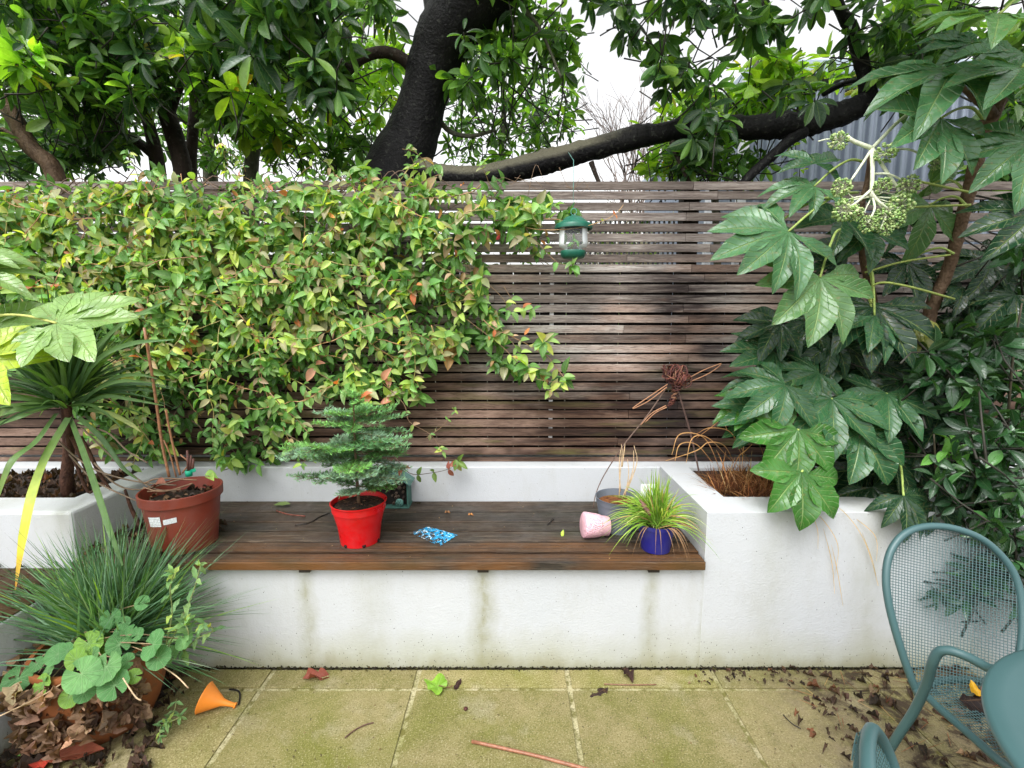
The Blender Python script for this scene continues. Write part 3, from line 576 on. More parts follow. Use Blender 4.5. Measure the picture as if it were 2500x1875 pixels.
# bare winter trees far behind
def bare(label, px, Y, ztop, n, sp, seed, col, name='bare_tree'):
    random.seed(seed); b = B(); base = aty(px, 430, Y)
    def grow(p, d, L, r, dep):
        q = p+d*L; tube(b, [p, (p+q)/2+np.array([random.gauss(0, L*.04) for _ in range(3)]), q], [r, r*.7], 4, col)
        if dep == 0: return
        for _ in range(n):
            nd = nrm(d+np.array([random.gauss(0, sp), random.gauss(0, sp), random.gauss(.08, sp*.7)])); grow(q-d*L*random.uniform(0, .5), nd, L*random.uniform(.6, .85), r*.6, dep-1)
    t = thing(name, label, 'tree', (base[0], Y, 0)); H = ztop
    tube(b, [(base[0], Y, 0), (base[0], Y, H*.45)], [.10, .05], 6, col)
    for _ in range(9): grow(np.array((base[0]+random.gauss(0, .2), Y, H*random.uniform(.3, .5))), nrm(np.array((random.gauss(0, .35), random.gauss(0, .3), 1))), H*.2, .030, 4)
    b.build('branches', STEM, t); return t
bare('bare grey winter tree with fine upright twigs seen above the mossy limb', 1545, 10, 6.3, 3, .36, 3, (.20, .16, .14))
bare('bare pinkish winter tree whose twig tips show above the shed roof', 1830, 14, 8.8, 3, .4, 5, (.25, .19, .17))
bare('low tangled bare bush beside the railing behind the fence', 1560, 6.5, 3.2, 4, .6, 9, (.22, .21, .12), 'bare_bush')
random.seed(11)
b = B(); bl = B(); n = 2600
P = np.c_[rng.uniform(-3.4, 1.12, n), rng.uniform(3.5, 4.4, n), rng.uniform(1.2, 2.2, n)]
inst(bl, leaf_t(3, .2, .2, .5), P, nrm(rng.normal(size=(n, 3))), rng.normal(size=(n, 3)), rng.uniform(.04, .08, n), pick(MID, n)*.8)
tag(bl.build('hedge', L_TREE), 'ragged green hedge seen through the upper gaps of the slatted fence', 'hedge', kind='stuff')
# ============================================================ CLIMBER ON THE FENCE
def inpoly(x, y, poly):
    r = False; n = len(poly); j = n-1
    for i in range(n):
        xi, yi = poly[i]; xj, yj = poly[j]
        if (yi > y) != (yj > y) and x < (xj-xi)*(y-yi)/(yj-yi)+xi: r = not r
        j = i
    return r
VP = [(-120, 455), (120, 450), (300, 440), (400, 412), (520, 440), (700, 440), (820, 420), (960, 405), (1040, 395), (1110, 440), (1180, 435), (1280, 445), (1330, 470), (1400, 520), (1390, 600), (1300, 620), (1200, 600), (1170, 640), (1200, 720), (1215, 800), (1330, 830), (1390, 900), (1370, 960), (1280, 930), (1200, 880), (1130, 860), (1050, 900), (1020, 980), (930, 960), (860, 950), (770, 1040), (720, 1110), (640, 1140), (560, 1130), (470, 1075), (420, 1110), (380, 1160), (270, 1150), (180, 1000), (100, 900), (-120, 980)]
HOLES = [(330, 960, 40, 35), (650, 960, 35, 22), (820, 830, 35, 25), (680, 830, 30, 25), (250, 880, 40, 40), (520, 700, 25, 20), (470, 760, 50, 35), (560, 1000, 50, 22), (430, 990, 40, 25), (900, 760, 40, 30), (1000, 800, 60, 30), (930, 860, 60, 30), (560, 880, 40, 20), (1060, 770, 50, 30), (760, 900, 50, 25), (350, 830, 40, 30), (1100, 700, 40, 30), (100, 950, 80, 40), (60, 1010, 90, 60)]
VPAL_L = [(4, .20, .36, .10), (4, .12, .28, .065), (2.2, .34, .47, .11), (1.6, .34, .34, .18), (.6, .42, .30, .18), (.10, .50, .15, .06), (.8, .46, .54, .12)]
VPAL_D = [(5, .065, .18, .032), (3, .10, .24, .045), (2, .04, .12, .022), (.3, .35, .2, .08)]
YV = YFE
vt = thing('climbing_jasmine', 'dense evergreen climber with pink and lime leaf tips covering the left of the slatted fence', 'climber', (aty(500, 1000, YV)[0], YV-.03, ZL))
bS = B(); P, D, N_, Sz, Cc, Wx = [], [], [], [], [], []
def vleaf(p, d, n, s, c, w_=1.):
    P.append(p); D.append(d); N_.append(n); Sz.append(s); Cc.append(c); Wx.append(w_)
def vcluster(p, n, s, pal, ax=None):
    ax = nrm(np.array((random.gauss(0, .5), -1.0, random.gauss(.1, .4)))) if ax is None else ax
    p1 = nrm(np.cross(ax, (0, 0, 1.))); p2 = np.cross(ax, p1); a0 = random.random()*6.28
    for q in range(n):
        a = a0+q*6.283/n+random.gauss(0, .25); k = random.uniform(.35, 1.0)
        d = nrm(ax*k*.7+p1*math.cos(a)+p2*math.sin(a)+np.array((0, -.1, -.45)))
        vleaf(p+rng.normal(size=3)*.008, d, nrm(ax+np.array((0, -.1, .7))+rng.normal(size=3)*.25), s*random.uniform(.7, 1.15), pick(pal, 1)[0], random.uniform(.8, 1.15))
def vdens(x, y):
    for hx, hy, hr, hs in HOLES:
        if ((x-hx)/hr)**2+((y-hy)/hs)**2 < 1: return .06
    d = 1. if y < 820 else max(.55, 1-(y-820)/520)
    if y < 475: d *= .2
    d *= min(1, max(.12, .5+.85*math.sin(x*.021+y*.017+1.3)*math.sin(x*.034-y*.027)+.5*math.sin(x*.055+y*.061)*math.sin(y*.047-x*.03)))
    if x > 1060: d *= .62
    return d
cnt = 0
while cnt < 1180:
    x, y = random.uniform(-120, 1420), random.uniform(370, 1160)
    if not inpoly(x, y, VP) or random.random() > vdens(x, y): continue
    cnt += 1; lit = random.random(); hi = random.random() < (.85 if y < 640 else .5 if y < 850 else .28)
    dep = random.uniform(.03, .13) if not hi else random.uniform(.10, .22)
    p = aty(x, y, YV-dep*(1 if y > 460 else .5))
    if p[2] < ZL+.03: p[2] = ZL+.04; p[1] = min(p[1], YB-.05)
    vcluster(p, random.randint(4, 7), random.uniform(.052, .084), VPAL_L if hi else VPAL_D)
# runners
for k in range(230):
    for _ in range(50):
        x, y = random.uniform(-100, 1350), random.uniform(380, 1050)
        if inpoly(x, y, VP): break
    a = random.gauss(.15, .8)+(math.pi if random.random() < .35 else 0); pts = []; dep = random.uniform(.04, .24)
    for s_ in range(random.randint(8, 26)):
        if not inpoly(x, y, VP): break
        pts.append(aty(x, y, YV-dep)); a += random.gauss(0, .22); x += 22*math.cos(a); y += 22*math.sin(a)+2; dep = min(.25, max(.03, dep+random.gauss(0, .012)))
    if len(pts) < 4: continue
    Q = smooth_path(pts, 3); lt_ = dep > .14; tube(bS, Q, [.0027, .0016], 5, random.choice([(.46, .26, .13), (.34, .20, .11), (.38, .32, .12)]) if lt_ else (.10, .06, .04))
    for q in range(2, len(Q)-1, 3):
        tg = nrm(Q[q+1]-Q[q-1]); pe = nrm(np.cross(tg, (0, -1., 0)))
        for sg in (-1, 1):
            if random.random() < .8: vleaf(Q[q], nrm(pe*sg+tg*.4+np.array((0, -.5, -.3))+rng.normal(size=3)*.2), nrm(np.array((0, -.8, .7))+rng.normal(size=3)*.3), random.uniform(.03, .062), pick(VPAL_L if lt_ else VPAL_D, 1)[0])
def runner(pts, col=(.25, .16, .09), s=(.035, .06), pal=VPAL_L, prob=.8, r=(.0022, .0012), tip=True, gap=4):
    Q = smooth_path([aty(*p) for p in pts], 5); tube(bS, Q, list(r), 5, col)
    for q in range(3, len(Q)-1, gap):
        tg = nrm(Q[q+1]-Q[q-1]); pe = nrm(np.cross(tg, (0, -1., 0)))
        for sg in (-1, 1):
            if random.random() < prob: vleaf(Q[q], nrm(pe*sg+tg*.3+np.array((0, -.4, -.35))+rng.normal(size=3)*.2), nrm(np.array((0, -.8, .7))+rng.normal(size=3)*.2), random.uniform(*s), pick(pal, 1)[0])
    if tip: vcluster(Q[-1], 4, s[1], pal)
runner([(1240, 540, 2.32), (1310, 560, 2.28), (1400, 558, 2.22), (1470, 540, 2.22), (1505, 520, 2.24), (1522, 500, 2.26)], (.45, .28, .13), (.02, .03), [(1, .55, .2, .1), (1, .3, .4, .1)], .35, tip=False)
runner([(1270, 480, 2.35), (1285, 560, 2.3), (1320, 600, 2.28), (1360, 640, 2.26), (1400, 650, 2.25)], gap=4); runner([(1400, 640, 2.25), (1395, 610, 2.25), (1402, 590, 2.24)], (.3, .35, .1), (.02, .035))
runner([(1130, 640, 2.36), (1220, 720, 2.34), (1245, 760, 2.33)], prob=.3); runner([(1230, 700, 2.36), (1262, 745, 2.36), (1300, 755, 2.35)], prob=.9)
runner([(1140, 780, 2.33), (1230, 850, 2.3), (1300, 920, 2.28), (1375, 935, 2.27)], gap=3); runner([(1130, 700, 2.33), (1220, 800, 2.3), (1270, 860, 2.3)], gap=3)
runner([(930, 930, 2.3), (985, 985, 2.28), (1000, 1030, 2.28), (1050, 1060, 2.3), (1080, 1100, 2.3)], s=(.02, .04)); runner([(1040, 1070, 2.32), (1080, 1040, 2.33), (1112, 1000, 2.34)], s=(.015, .025))
runner([(960, 1110, 2.3), (1000, 1155, 2.26), (1050, 1155, 2.28), (1095, 1145, 2.3), (1118, 1128, 2.33)], (.10, .07, .05), (.04, .055), [(1, .35, .10, .08), (3, .13, .22, .05), (1, .28, .25, .1)], .8, gap=4)
runner([(540, 1150, 2.3), (600, 1130, 2.33), (660, 1105, 2.35)], (.08, .05, .03), (.035, .05)); runner([(700, 1060, 2.3), (760, 1100, 2.27), (740, 1130, 2.25)], s=(.04, .05)); runner([(760, 900, 2.3), (860, 960, 2.26), (900, 985, 2.24)], s=(.05, .075), pal=[(1, .5, .22, .15), (2, .25, .4, .08), (1, .5, .12, .06)])
for q in ((1010, 1005, 1.), (830, 930, 1.), (1000, 960, 1.)): vcluster(aty(q[0]-60, q[1]-40, 2.3), 5, .07, [(1, .5, .22, .15), (1, .3, .45, .1)])
for x0_, y0_ in ((1010, 400), (1040, 380), (340, 415), (640, 430), (600, 380), (545, 400), (730, 430), (1200, 445), (840, 430)):
    a = -1.6+random.gauss(0, .5); pts = [(x0_, y0_+40, 2.42)]
    for q in range(4): pts.append((pts[-1][0]+26*math.cos(a), pts[-1][1]+20*math.sin(a), 2.4-.02*q)); a += random.gauss(0, .4)
    runner(pts, (.3, .2, .1), (.02, .04), VPAL_L, .6, tip=random.random() < .6)
for k in range(26):   # woody bare stems tangled along the top slat
    x = random.uniform(0, 1000); pts = [aty(x+q*45, 440+random.gauss(14, 16)+(q-2)**2*3, 2.40+random.gauss(0, .03)) for q in range(5)]
    tube(bS, smooth_path(pts, 4), [.003, .0018], 5, (.12, .075, .05))
for k in range(8):
    x = random.uniform(1150, 1400); pts = [aty(x+q*20, 452+random.gauss(-8, 18), 2.43) for q in range(4)]; tube(bS, smooth_path(pts, 4), [.0014, .0008], 4, (.20, .13, .08))
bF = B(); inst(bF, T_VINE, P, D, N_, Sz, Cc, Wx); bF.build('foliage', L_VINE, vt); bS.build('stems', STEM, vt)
# crumpled orange dying leaves in the climber
bo = B(); P, D = [], []
while len(P) < 60:
    x, y = random.uniform(0, 1350), random.uniform(400, 880)
    if inpoly(x, y, VP): P.append(aty(x, y, YV-random.uniform(.14, .24))); D.append(rng.normal(size=3)+np.array((0, -.3, -.8)))
inst(bo, T_VINE2, P, nrm(D), rng.normal(size=(len(P), 3)), rng.uniform(.03, .05, len(P)), pick([(3, .50, .22, .08), (2, .40, .15, .07), (1, .50, .34, .14), (.4, .45, .06, .07)], len(P))); q = bo.build('withered_leaves', L_DEAD, vt); q['label'] = 'small orange withered leaves'

# ============================================================ PALMATE PLANTS
def palm(b, hub, size, main, n, nl=8, col=(.03, .10, .02), spread=250, droop=.35, fold=.5, wd=1.0, seed=None, curl=.0, ex=.85):
    main = nrm(main); n = np.asarray(n, float); n = nrm(n-main*np.dot(n, main)); x = np.cross(main, n)
    hub = np.asarray(hub, float); rows, cols = 13, 7; us = np.linspace(-1, 1, cols); ts = np.linspace(0, 1, rows+1)
    h = R(spread/nl/2)
    for k in range(nl):
        th = R(-spread/2+spread*(k+.5)/nl); L = size*(1-.32*(abs(th)/R(125))**1.6)*random.uniform(.92, 1.06)
        dr = droop*random.uniform(.6, 1.35); f = fold*random.uniform(.7, 1.2); tw = random.gauss(0, .12); bend = random.gauss(0, .10)
        dv = main*math.cos(th)+x*math.sin(th); pv = -main*math.sin(th)+x*math.cos(th)
        V, U = [], []; cc = np.array(col)*random.uniform(.88, 1.12)
        for i, t in enumerate(ts):
            a = t*L
            if t < .30: hw = a*math.tan(h)
            else:
                q = (t-.30)/.70; b0 = .30*math.tan(h); hw = L*wd*(b0*(1-q)**1.5*.9+.138*math.sin(math.pi*min(1, q**.86))**ex*1.0)
                hw *= 1+.045*math.sin(i*2.9+k) if i < rows else 1
                if i == rows: hw = .001
            for u in us:
                z = f*hw*abs(u)**1.3*(.35+t)-dr*L*t*t+.012*size*math.sin(t*16+abs(u)*2.5)*abs(u)*(t > .2)-curl*L*max(0, t-.7)**2*6
                lat = u*hw+bend*L*t*t
                V.append(hub+dv*a*(1-.12*dr*t)+pv*lat+n*(z+tw*u*hw*t)); U.append((u*.9, t))
        F = [(i*cols+j, i*cols+j+1, (i+1)*cols+j+1, (i+1)*cols+j) for i in range(rows) for j in range(cols-1)]
        b.add(V, F, U, cc)
def screen_dir(px, py, Y, ang, n):
    """unit vector in the leaf plane that runs towards screen angle ang (degrees, 0 = right, 90 = up)"""
    s = np.array((math.cos(R(ang)), 0, math.sin(R(ang)))); n = nrm(n); return nrm(s-n*np.dot(s, n))
G1, G2, G3, GD = (.058, .155, .065), (.030, .10, .040), (.090, .20, .070), (.012, .045, .020)
def palms(b, bs, lst, root=None, petcol=(.30, .40, .10)):
    for it in lst:
        px, py, Rp, Y, ang, col = it[:6]; o = it[6] if len(it) > 6 else {}
        n = nrm(np.array(o.get('n', (random.gauss(0, .15), -.75, .62+random.gauss(0, .1))))); p = aty(px, py, Y)
        d = screen_dir(px, py, Y, ang, n)
        foreshort = max(.80, math.hypot(d[0], d[2])); palm(b, p, Rp*mpp(p)/foreshort, d, n, o.get('nl', random.choice((7, 7, 8))), col, o.get('sp', 250), o.get('dr', random.uniform(.2, .45)), o.get('f', .5), o.get('w', 1.), curl=o.get('curl', 0), ex=o.get('ex', .8))
        if 'st' in o:
            bs = B(); e = aty(*o['st']); Q = smooth_path([p, p+(e-p)*.35+np.array((0, .0, .03)), p+(e-p)*.7+np.array((0, 0, .035)), e], 5); tube(bs, Q, [.0042, .0055], 6, petcol); bs.build('leaf_stalk', STEM, root)

# tall fatsia, right
bx = aty(2250, 880, 2.15)
t = thing('fatsia_shrub', 'tall fatsia with a bare brown trunk and drooping glossy hand shaped leaves on the right', 'shrub', (bx[0], bx[1], .6))
b = B(); limb(b, [(2245, 1250, 34), (2240, 1050, 32), (2247, 877, 30), (2262, 800, 29), (2280, 735, 29), (2312, 665, 27), (2334, 590, 27), (2352, 520, 27), (2368, 460, 28), (2384, 390, 31), (2402, 320, 33), (2422, 280, 34), (2455, 225, 27), (2500, 170, 24), (2560, 110, 20)], (2.15, 2.1, 1.95, 1.85), rough=.04, seg=10)
limb(b, [(2425, 285, 26), (2395, 245, 24), (2365, 215, 25), (2345, 185, 26)], 1.9, rough=.05, seg=9); b.build('trunk', BARK_BROWN, t)
b = B(); limb(b, [(2150, 1200, 20), (2142, 900, 19), (2132, 740, 18), (2112, 650, 19), (2103, 580, 18), (2100, 520, 15), (2118, 440, 12), (2126, 380, 14)], (2.2, 2.1, 2.0), rough=.04, seg=8); b.build('trunk', BARK_BROWN, t)
b, bs = B(), B(); st2 = (2104, 560, 2.05)
palms(b, bs, [
    (1925, 565, 185, 1.88, 215, G1, dict(n=(.0, -.80, .55), dr=.25, st=(2095, 470, 2.0), sp=235, nl=8)),
    (2002, 677, 160, 1.85, 262, G3, dict(n=(0, -.86, .45), dr=.15, st=(2050, 560, 1.95), sp=250, nl=7, w=1.1)),
    (1988, 455, 120, 1.98, 188, G1, dict(n=(0, -.6, .75), st=(2110, 395, 2.0), nl=7)),
    (1905, 540, 120, 2.02, 185, G2, dict(st=(2060, 490, 2.0), dr=.4)),
    (1990, 400, 95, 2.0, 80, G2, dict(nl=5)),
    (2298, 288, 165, 1.72, 235, G1, dict(n=(.1, -.9, .35), dr=.12, sp=240, nl=7, w=1.15, st=(2400, 290, 1.8))),
    (2322, 172, 215, 1.75, 205, G1, dict(n=(0, -.62, .75), dr=.35, st=(2400, 260, 1.8))),
    (2135, 748, 150, 1.98, 262, GD, dict(dr=.3, st=(2115, 650, 2.02))),
    (2135, 770, 115, 1.95, 300, G2, dict(st=(2125, 660, 2.0))),
    (2440, 34, 190, 1.6, 190, G3, dict(n=(0, -.5, .8), dr=.3, st=(2560, -10, 1.7))),
    (2495, 165, 200, 1.65, 200, G1, dict(n=(0, -.6, .7), st=(2560, 130, 1.7))),
    (2520, 345, 175, 1.65, 235, G1, dict(n=(-.2, -.8, .5), dr=.3, nl=8)),
    (2530, 520, 150, 1.6, 230, GD, dict(dr=.4)), (2500, 130, 170, 1.8, 240, G1, dict()), (2390, 110, 150, 1.9, 200, G2, dict()),
    (2270, 450, 110, 2.1, 20, G3, dict(n=(.2, -.5, -.7), st=(2360, 475, 2.0))), (2270, 500, 140, 2.05, 255, G3, dict(n=(0, -.9, .3), st=(2362, 505, 1.98), nl=5)), (2190, 500, 110, 2.08, 265, G2, dict(n=(.2, -.9, .3), nl=5)),
    (2060, 530, 110, 2.02, 245, G2, dict(nl=5)), (2120, 560, 100, 2.0, 280, G2, dict(nl=5)),
    (2215, 640, 100, 2.1, 260, GD, dict(st=(2330, 620, 2.0))), (2060, 640, 90, 2.1, 180, GD, dict()), (2080, 610, 90, 2.1, 120, GD, dict()),
    (2235, 785, 85, 2.0, 250, (.28, .30, .06), dict(st=(2175, 775, 2.02), nl=7)),
    (2350, 700, 90, 2.1, 200, GD, dict()), (2420, 640, 120, 2.1, 210, GD, dict()), (2480, 720, 120, 2.0, 220, GD, dict()), (2410, 800, 120, 2.2, 240, GD, dict()),
    (2030, 830, 115, 2.05, 230, GD, dict()), (2145, 880, 110, 2.1, 260, GD, dict()), (2210, 930, 120, 2.0, 250, GD, dict()),
], t)
for q in (((2110, 680, 2.03), (2130, 760, 1.98)), ((2120, 700, 2.02), (2128, 740, 1.98)), ((2112, 665, 2.02), (2200, 640, 2.0), (2320, 622, 1.98)), ((2118, 710, 2.0), (2150, 690, 1.95), (2220, 700, 1.93), (2330, 730, 1.95)), ((2230, 440, 2.), (2370, 470, 1.95)), ((2215, 506, 2.), (2370, 500, 1.95))):
    bs = B(); tube(bs, smooth_path([aty(*p) for p in q], 6), .0045, 6, (.33, .40, .10)); bs.build('leaf_stalk', STEM, t)
b.build('foliage', L_PALM, t)
# flower head with round berry clusters
CRM = (.74, .78, .58); b = B(); Yh = 1.80
hub = (2129, 362, Yh)
def stalk(pts, r, c=CRM): tube(b, smooth_path([aty(*p) for p in pts], 6), r, 7, c)
stalk([(2275, 258, Yh), (2235, 268, Yh), (2195, 295, Yh), (2155, 335, Yh), hub], [.0055, .0065]); stalk([hub, (2130, 420, Yh-.02), (2127, 482, Yh-.03)], [.008, .0065])
stalk([hub, (2165, 420, Yh-.02), (2196, 464, Yh-.03)], [.0065, .005]); stalk([hub, (2105, 400, Yh), (2078, 440, Yh)], [.005, .004]); stalk([hub, (2085, 345, Yh), (2065, 330, Yh+.01)], [.008, .006])
stalk([(2127, 470, Yh-.03), (2145, 492, Yh-.04), (2172, 512, Yh-.04)], [.006, .004]); stalk([(2125, 465, Yh-.03), (2090, 495, Yh-.04), (2064, 508, Yh-.03)], [.005, .003])
stalk([(2127, 425, Yh), (2170, 425, Yh-.04), (2218, 448, Yh-.03)], [.004, .003]); stalk([(2172, 512, Yh-.04), (2190, 508, Yh-.04), (2200, 506, Yh-.04)], [.004, .003])
stalk([(2130, 480, Yh-.03), (2135, 510, Yh-.05), (2119, 545, Yh-.05)], [.004, .003]); stalk([(2172, 512, Yh-.04), (2160, 535, Yh-.04), (2150, 560, Yh-.05)], [.004, .003]); stalk([(2175, 365, Yh), (2220, 365, Yh), (2262, 385, Yh), (2285, 399, Yh)], [.004, .003]); stalk([(2047, 344, Yh), (2020, 340, Yh-.02), (1998, 345, Yh-.02)], [.003, .002])
for k in range(16):
    p = (random.uniform(2030, 2240), random.uniform(440, 540)); stalk([(2128, 480, Yh-.02), ((p[0]+2128)/2+random.gauss(0, 12), (p[1]+480)/2+random.gauss(0, 10), Yh-.03), (*p, Yh-.02)], [.0022, .0014])
bf = B(); iv, iF = [], None
bmx = bpy.data.meshes.new('t')
import bmesh
bm = bmesh.new(); bmesh.ops.create_icosphere(bm, subdivisions=2, radius=1); bm.verts.ensure_lookup_table(); SV = np.array([v.co[:] for v in bm.verts]); SF = np.array([[v.index for v in f.verts] for f in bm.faces]); bm.free(); bpy.data.meshes.remove(bmx)
SPH = (SV*np.array((1, 1.25, 1)), SF, np.zeros((len(SV), 2)))
for (px, py, rp) in ((2047, 344, 24), (2163, 374, 26), (2054, 458, 25), (2153, 454, 22), (2218, 452, 26), (2064, 512, 31), (2085, 520, 22), (2198, 500, 32), (2165, 525, 28), (2182, 535, 26), (2119, 547, 22), (2163, 556, 21), (2287, 258, 18), (2285, 400, 16)):
    c = aty(px, py, Yh-.04); r = rp*mpp(c)*.86; n = 95; d = nrm(rng.normal(size=(n, 3))); P = c+d*r*rng.uniform(.85, 1.05, (n, 1))
    inst(bf, SPH, P, d, rng.normal(size=(n, 3)), r*rng.uniform(.105, .135, n), pick([(3, .26, .40, .12), (2, .42, .52, .22), (1, .14, .24, .07)], n))
    for q in range(0, n, 2): tube(b, [c, P[q]], .0009, 3, (.5, .52, .34))
b.build('flower_stalks', STEM, t); bf.build('berries', mat_plain('green_berries', (1, 1, 1), .4, .4, 0, .3, 120, 0, True), t)

# low fatsia, right planter
t = thing('fatsia_shrub', 'low fatsia with broad dark wet leaves hanging over the front of the right planter', 'shrub', (1.62, 2.1, .6))
b, bs = B(), B(); H0 = aty(2060, 1140, 2.2)
GB = (.042, .145, .024)
palms(b, bs, [
    (1948, 1049, 128, 1.84, 250, GB, dict(n=(-.1, -.85, .5), dr=.2, nl=6, sp=235, w=1.35, ex=.65, st=(2020, 1150, 2.1))),
    (1957, 1152, 122, 1.76, 262, GB, dict(n=(.0, -.86, .5), dr=.2, nl=5, sp=205, w=1.4, ex=.65, curl=.12, st=(2010, 1140, 2.0))),
    (2103, 1053, 122, 1.87, 268, G2, dict(n=(.05, -.88, .45), dr=.2, nl=6, sp=245, w=1.35, ex=.65, st=(2095, 1180, 2.1))),
    (2030, 973, 125, 1.92, 262, G2, dict(nl=7, st=(2060, 1100, 2.1))), (1918, 940, 130, 1.92, 225, G2, dict(nl=7)), (1925, 960, 100, 1.95, 290, G3, dict(nl=5)),
    (2206, 1210, 90, 1.76, 290, GD, dict(nl=7, n=(0, -.7, .6), dr=.5, st=(2190, 1120, 2.0))), (2280, 1225, 70, 1.8, 290, GD, dict()),
    (2165, 960, 115, 1.95, 260, G2, dict(st=(2130, 1080, 2.1))), (1880, 1000, 130, 2.0, 195, G2, dict()), (1850, 985, 110, 2.05, 180, GB, dict(n=(0, -.5, .85))),
    (1890, 860, 120, 2.1, 190, G2, dict()), (1960, 860, 110, 2.12, 235, GD, dict()), (1905, 790, 120, 2.1, 190, GD, dict()), (1835, 1030, 90, 2.1, 170, G2, dict(dr=.3)),
    (2040, 800, 150, 2.12, 262, (.03, .075, .04), dict(n=(0, -.85, .4))), (2090, 900, 120, 2.15, 240, GD, dict()), (2200, 880, 130, 2.15, 240, GD, dict()), (2120, 1150, 120, 2.05, 250, (.012, .04, .018), dict(nl=7)), (2130, 1190, 100, 1.95, 300, (.012, .04, .018), dict()), (2040, 1210, 80, 2.0, 270, (.012, .04, .018), dict()),
    (2240, 1100, 110, 2.0, 250, GD, dict()), (2180, 1120, 90, 1.95, 275, GD, dict(nl=7)), (2080, 960, 100, 2.05, 290, GD, dict()), (2010, 1010, 90, 2.0, 300, G2, dict()), (2300, 1000, 100, 2.0, 250, GD, dict()), (1980, 780, 90, 2.12, 250, GD, dict()), (2000, 910, 110, 2.0, 200, G2, dict()), (1870, 930, 110, 2.05, 190, G2, dict(n=(0, -.4, .9)))], t)
bs = B()
for k in range(12):
    p = aty(random.uniform(1900, 2200), random.uniform(900, 1150), 2.15); tube(bs, smooth_path([H0+rng.normal(size=3)*.06, (H0+p)/2+rng.normal(size=3)*.04, p], 5), [.007, .004], 6, (.12, .15, .05))
b.build('foliage', L_PALM, t); bs.build('stems', STEM, t)

# dark glossy shrub far right
def shrub(name, label, regs, stems, pal, tm, mt, loc, **k):
    t = thing(name, label, 'shrub', loc); bL, bT = B(), B(); whorls(bL, bT, regs, tm, **k)
    for q in stems: tube(bT, smooth_path([aty(*p) for p in q], 5), [.006, .003], 6, (.06, .05, .03))
    bL.build('foliage', mt, t); bT.build('stems', STEM, t)
DKG = [(3, .014, .050, .018), (3, .022, .075, .025), (1, .045, .13, .035)]
shrub('evergreen_shrub', 'dark glossy small leaved shrub spilling over the planter corner on the far right', [
    (2400, 870, 130, 90, 1.8, 2.3, 40, .105, DKG), (2280, 880, 110, 70, 1.95, 2.3, 20, .105, DKG), (2280, 1000, 110, 90, 1.95, 2.3, 26, .10, DKG), (2430, 1000, 110, 120, 1.6, 2.1, 38, .10, DKG), (2410, 1130, 110, 80, 1.68, 2.0, 36, .095, DKG), (2390, 1240, 70, 45, 1.68, 1.85, 14, .09, DKG), (2470, 1270, 60, 90, 1.55, 1.9, 30, .09, DKG), (2480, 1400, 45, 70, 1.55, 1.8, 24, .08, DKG), (2440, 760, 90, 80, 2.0, 2.4, 30, .10, DKG), (2330, 800, 80, 70, 2.1, 2.4, 14, .10, DKG), (2470, 620, 60, 80, 2.2, 2.4, 14, .10, DKG), (2200, 1060, 60, 60, 2.1, 2.35, 10, .09, DKG),
    (2340, 1110, 28, 60, 1.75, 1.8, 7, .075, [(1, .10, .26, .05)]), (2290, 1445, 20, 8, 1.72, 1.75, 2, .085, DKG), (2350, 1455, 20, 14, 1.70, 1.75, 2, .09, DKG), (2415, 1410, 30, 40, 1.66, 1.74, 5, .095, DKG), (2440, 1510, 14, 8, 1.70, 1.74, 1, .085, DKG), (2510, 600, 60, 120, 1.9, 2.3, 16, .09, DKG)],
    [[(2290, 1300, 1.9), (2285, 1150, 1.85), (2280, 1060, 1.85)], [(2460, 1200, 1.8), (2390, 1330, 1.74), (2380, 1420, 1.72), (2290, 1445, 1.73)], [(2450, 1200, 2.), (2470, 900, 1.9), (2495, 740, 1.9)]], DKG, T_LAU, L_DARK, (2.2, 2.0, .6), nl=(6, 9), bias=(0, -.55, .45), spread=(45, 80), droop=.3)
# left fatsia leaning in from the left edge
t = thing('fatsia_shrub', 'pale green fatsia leaves reaching in at the left edge above the spiky plant', 'shrub', (-1.95, 1.75, .6))
b, bs = B(), B(); LG, LY = (.20, .34, .10), (.34, .46, .05)
palms(b, bs, [
    (138, 789, 178, 1.56, 12, LG, dict(n=(.05, -.66, .75), dr=.10, nl=9, sp=300, st=(-60, 800, 1.66), f=.3, w=1.2, ex=.6)),
    (-40, 805, 140, 1.66, 8, LG, dict(n=(0, -.7, .7), dr=.12, nl=8, sp=260, st=(-160, 820, 1.6), ex=.6, w=1.15)),
    (-70, 670, 150, 1.68, 20, LG, dict(n=(0, -.5, .85), dr=.3, nl=8)), (-60, 880, 170, 1.45, 5, LY, dict(n=(.1, -.75, .6), dr=.12, nl=7, w=1.25, ex=.6)), (-80, 620, 120, 1.7, 10, LG, dict(n=(0, -.5, .8)))], t, (.42, .45, .12))
bs = B(); b.build('foliage', L_PALM, t); tube(bs, smooth_path([aty(-160, 820, 1.6), aty(-190, 1100, 1.7), np.array((-2.3, 1.95, .62))], 5), .012, 7, (.2, .15, .08)); bs.build('stems', STEM, t)

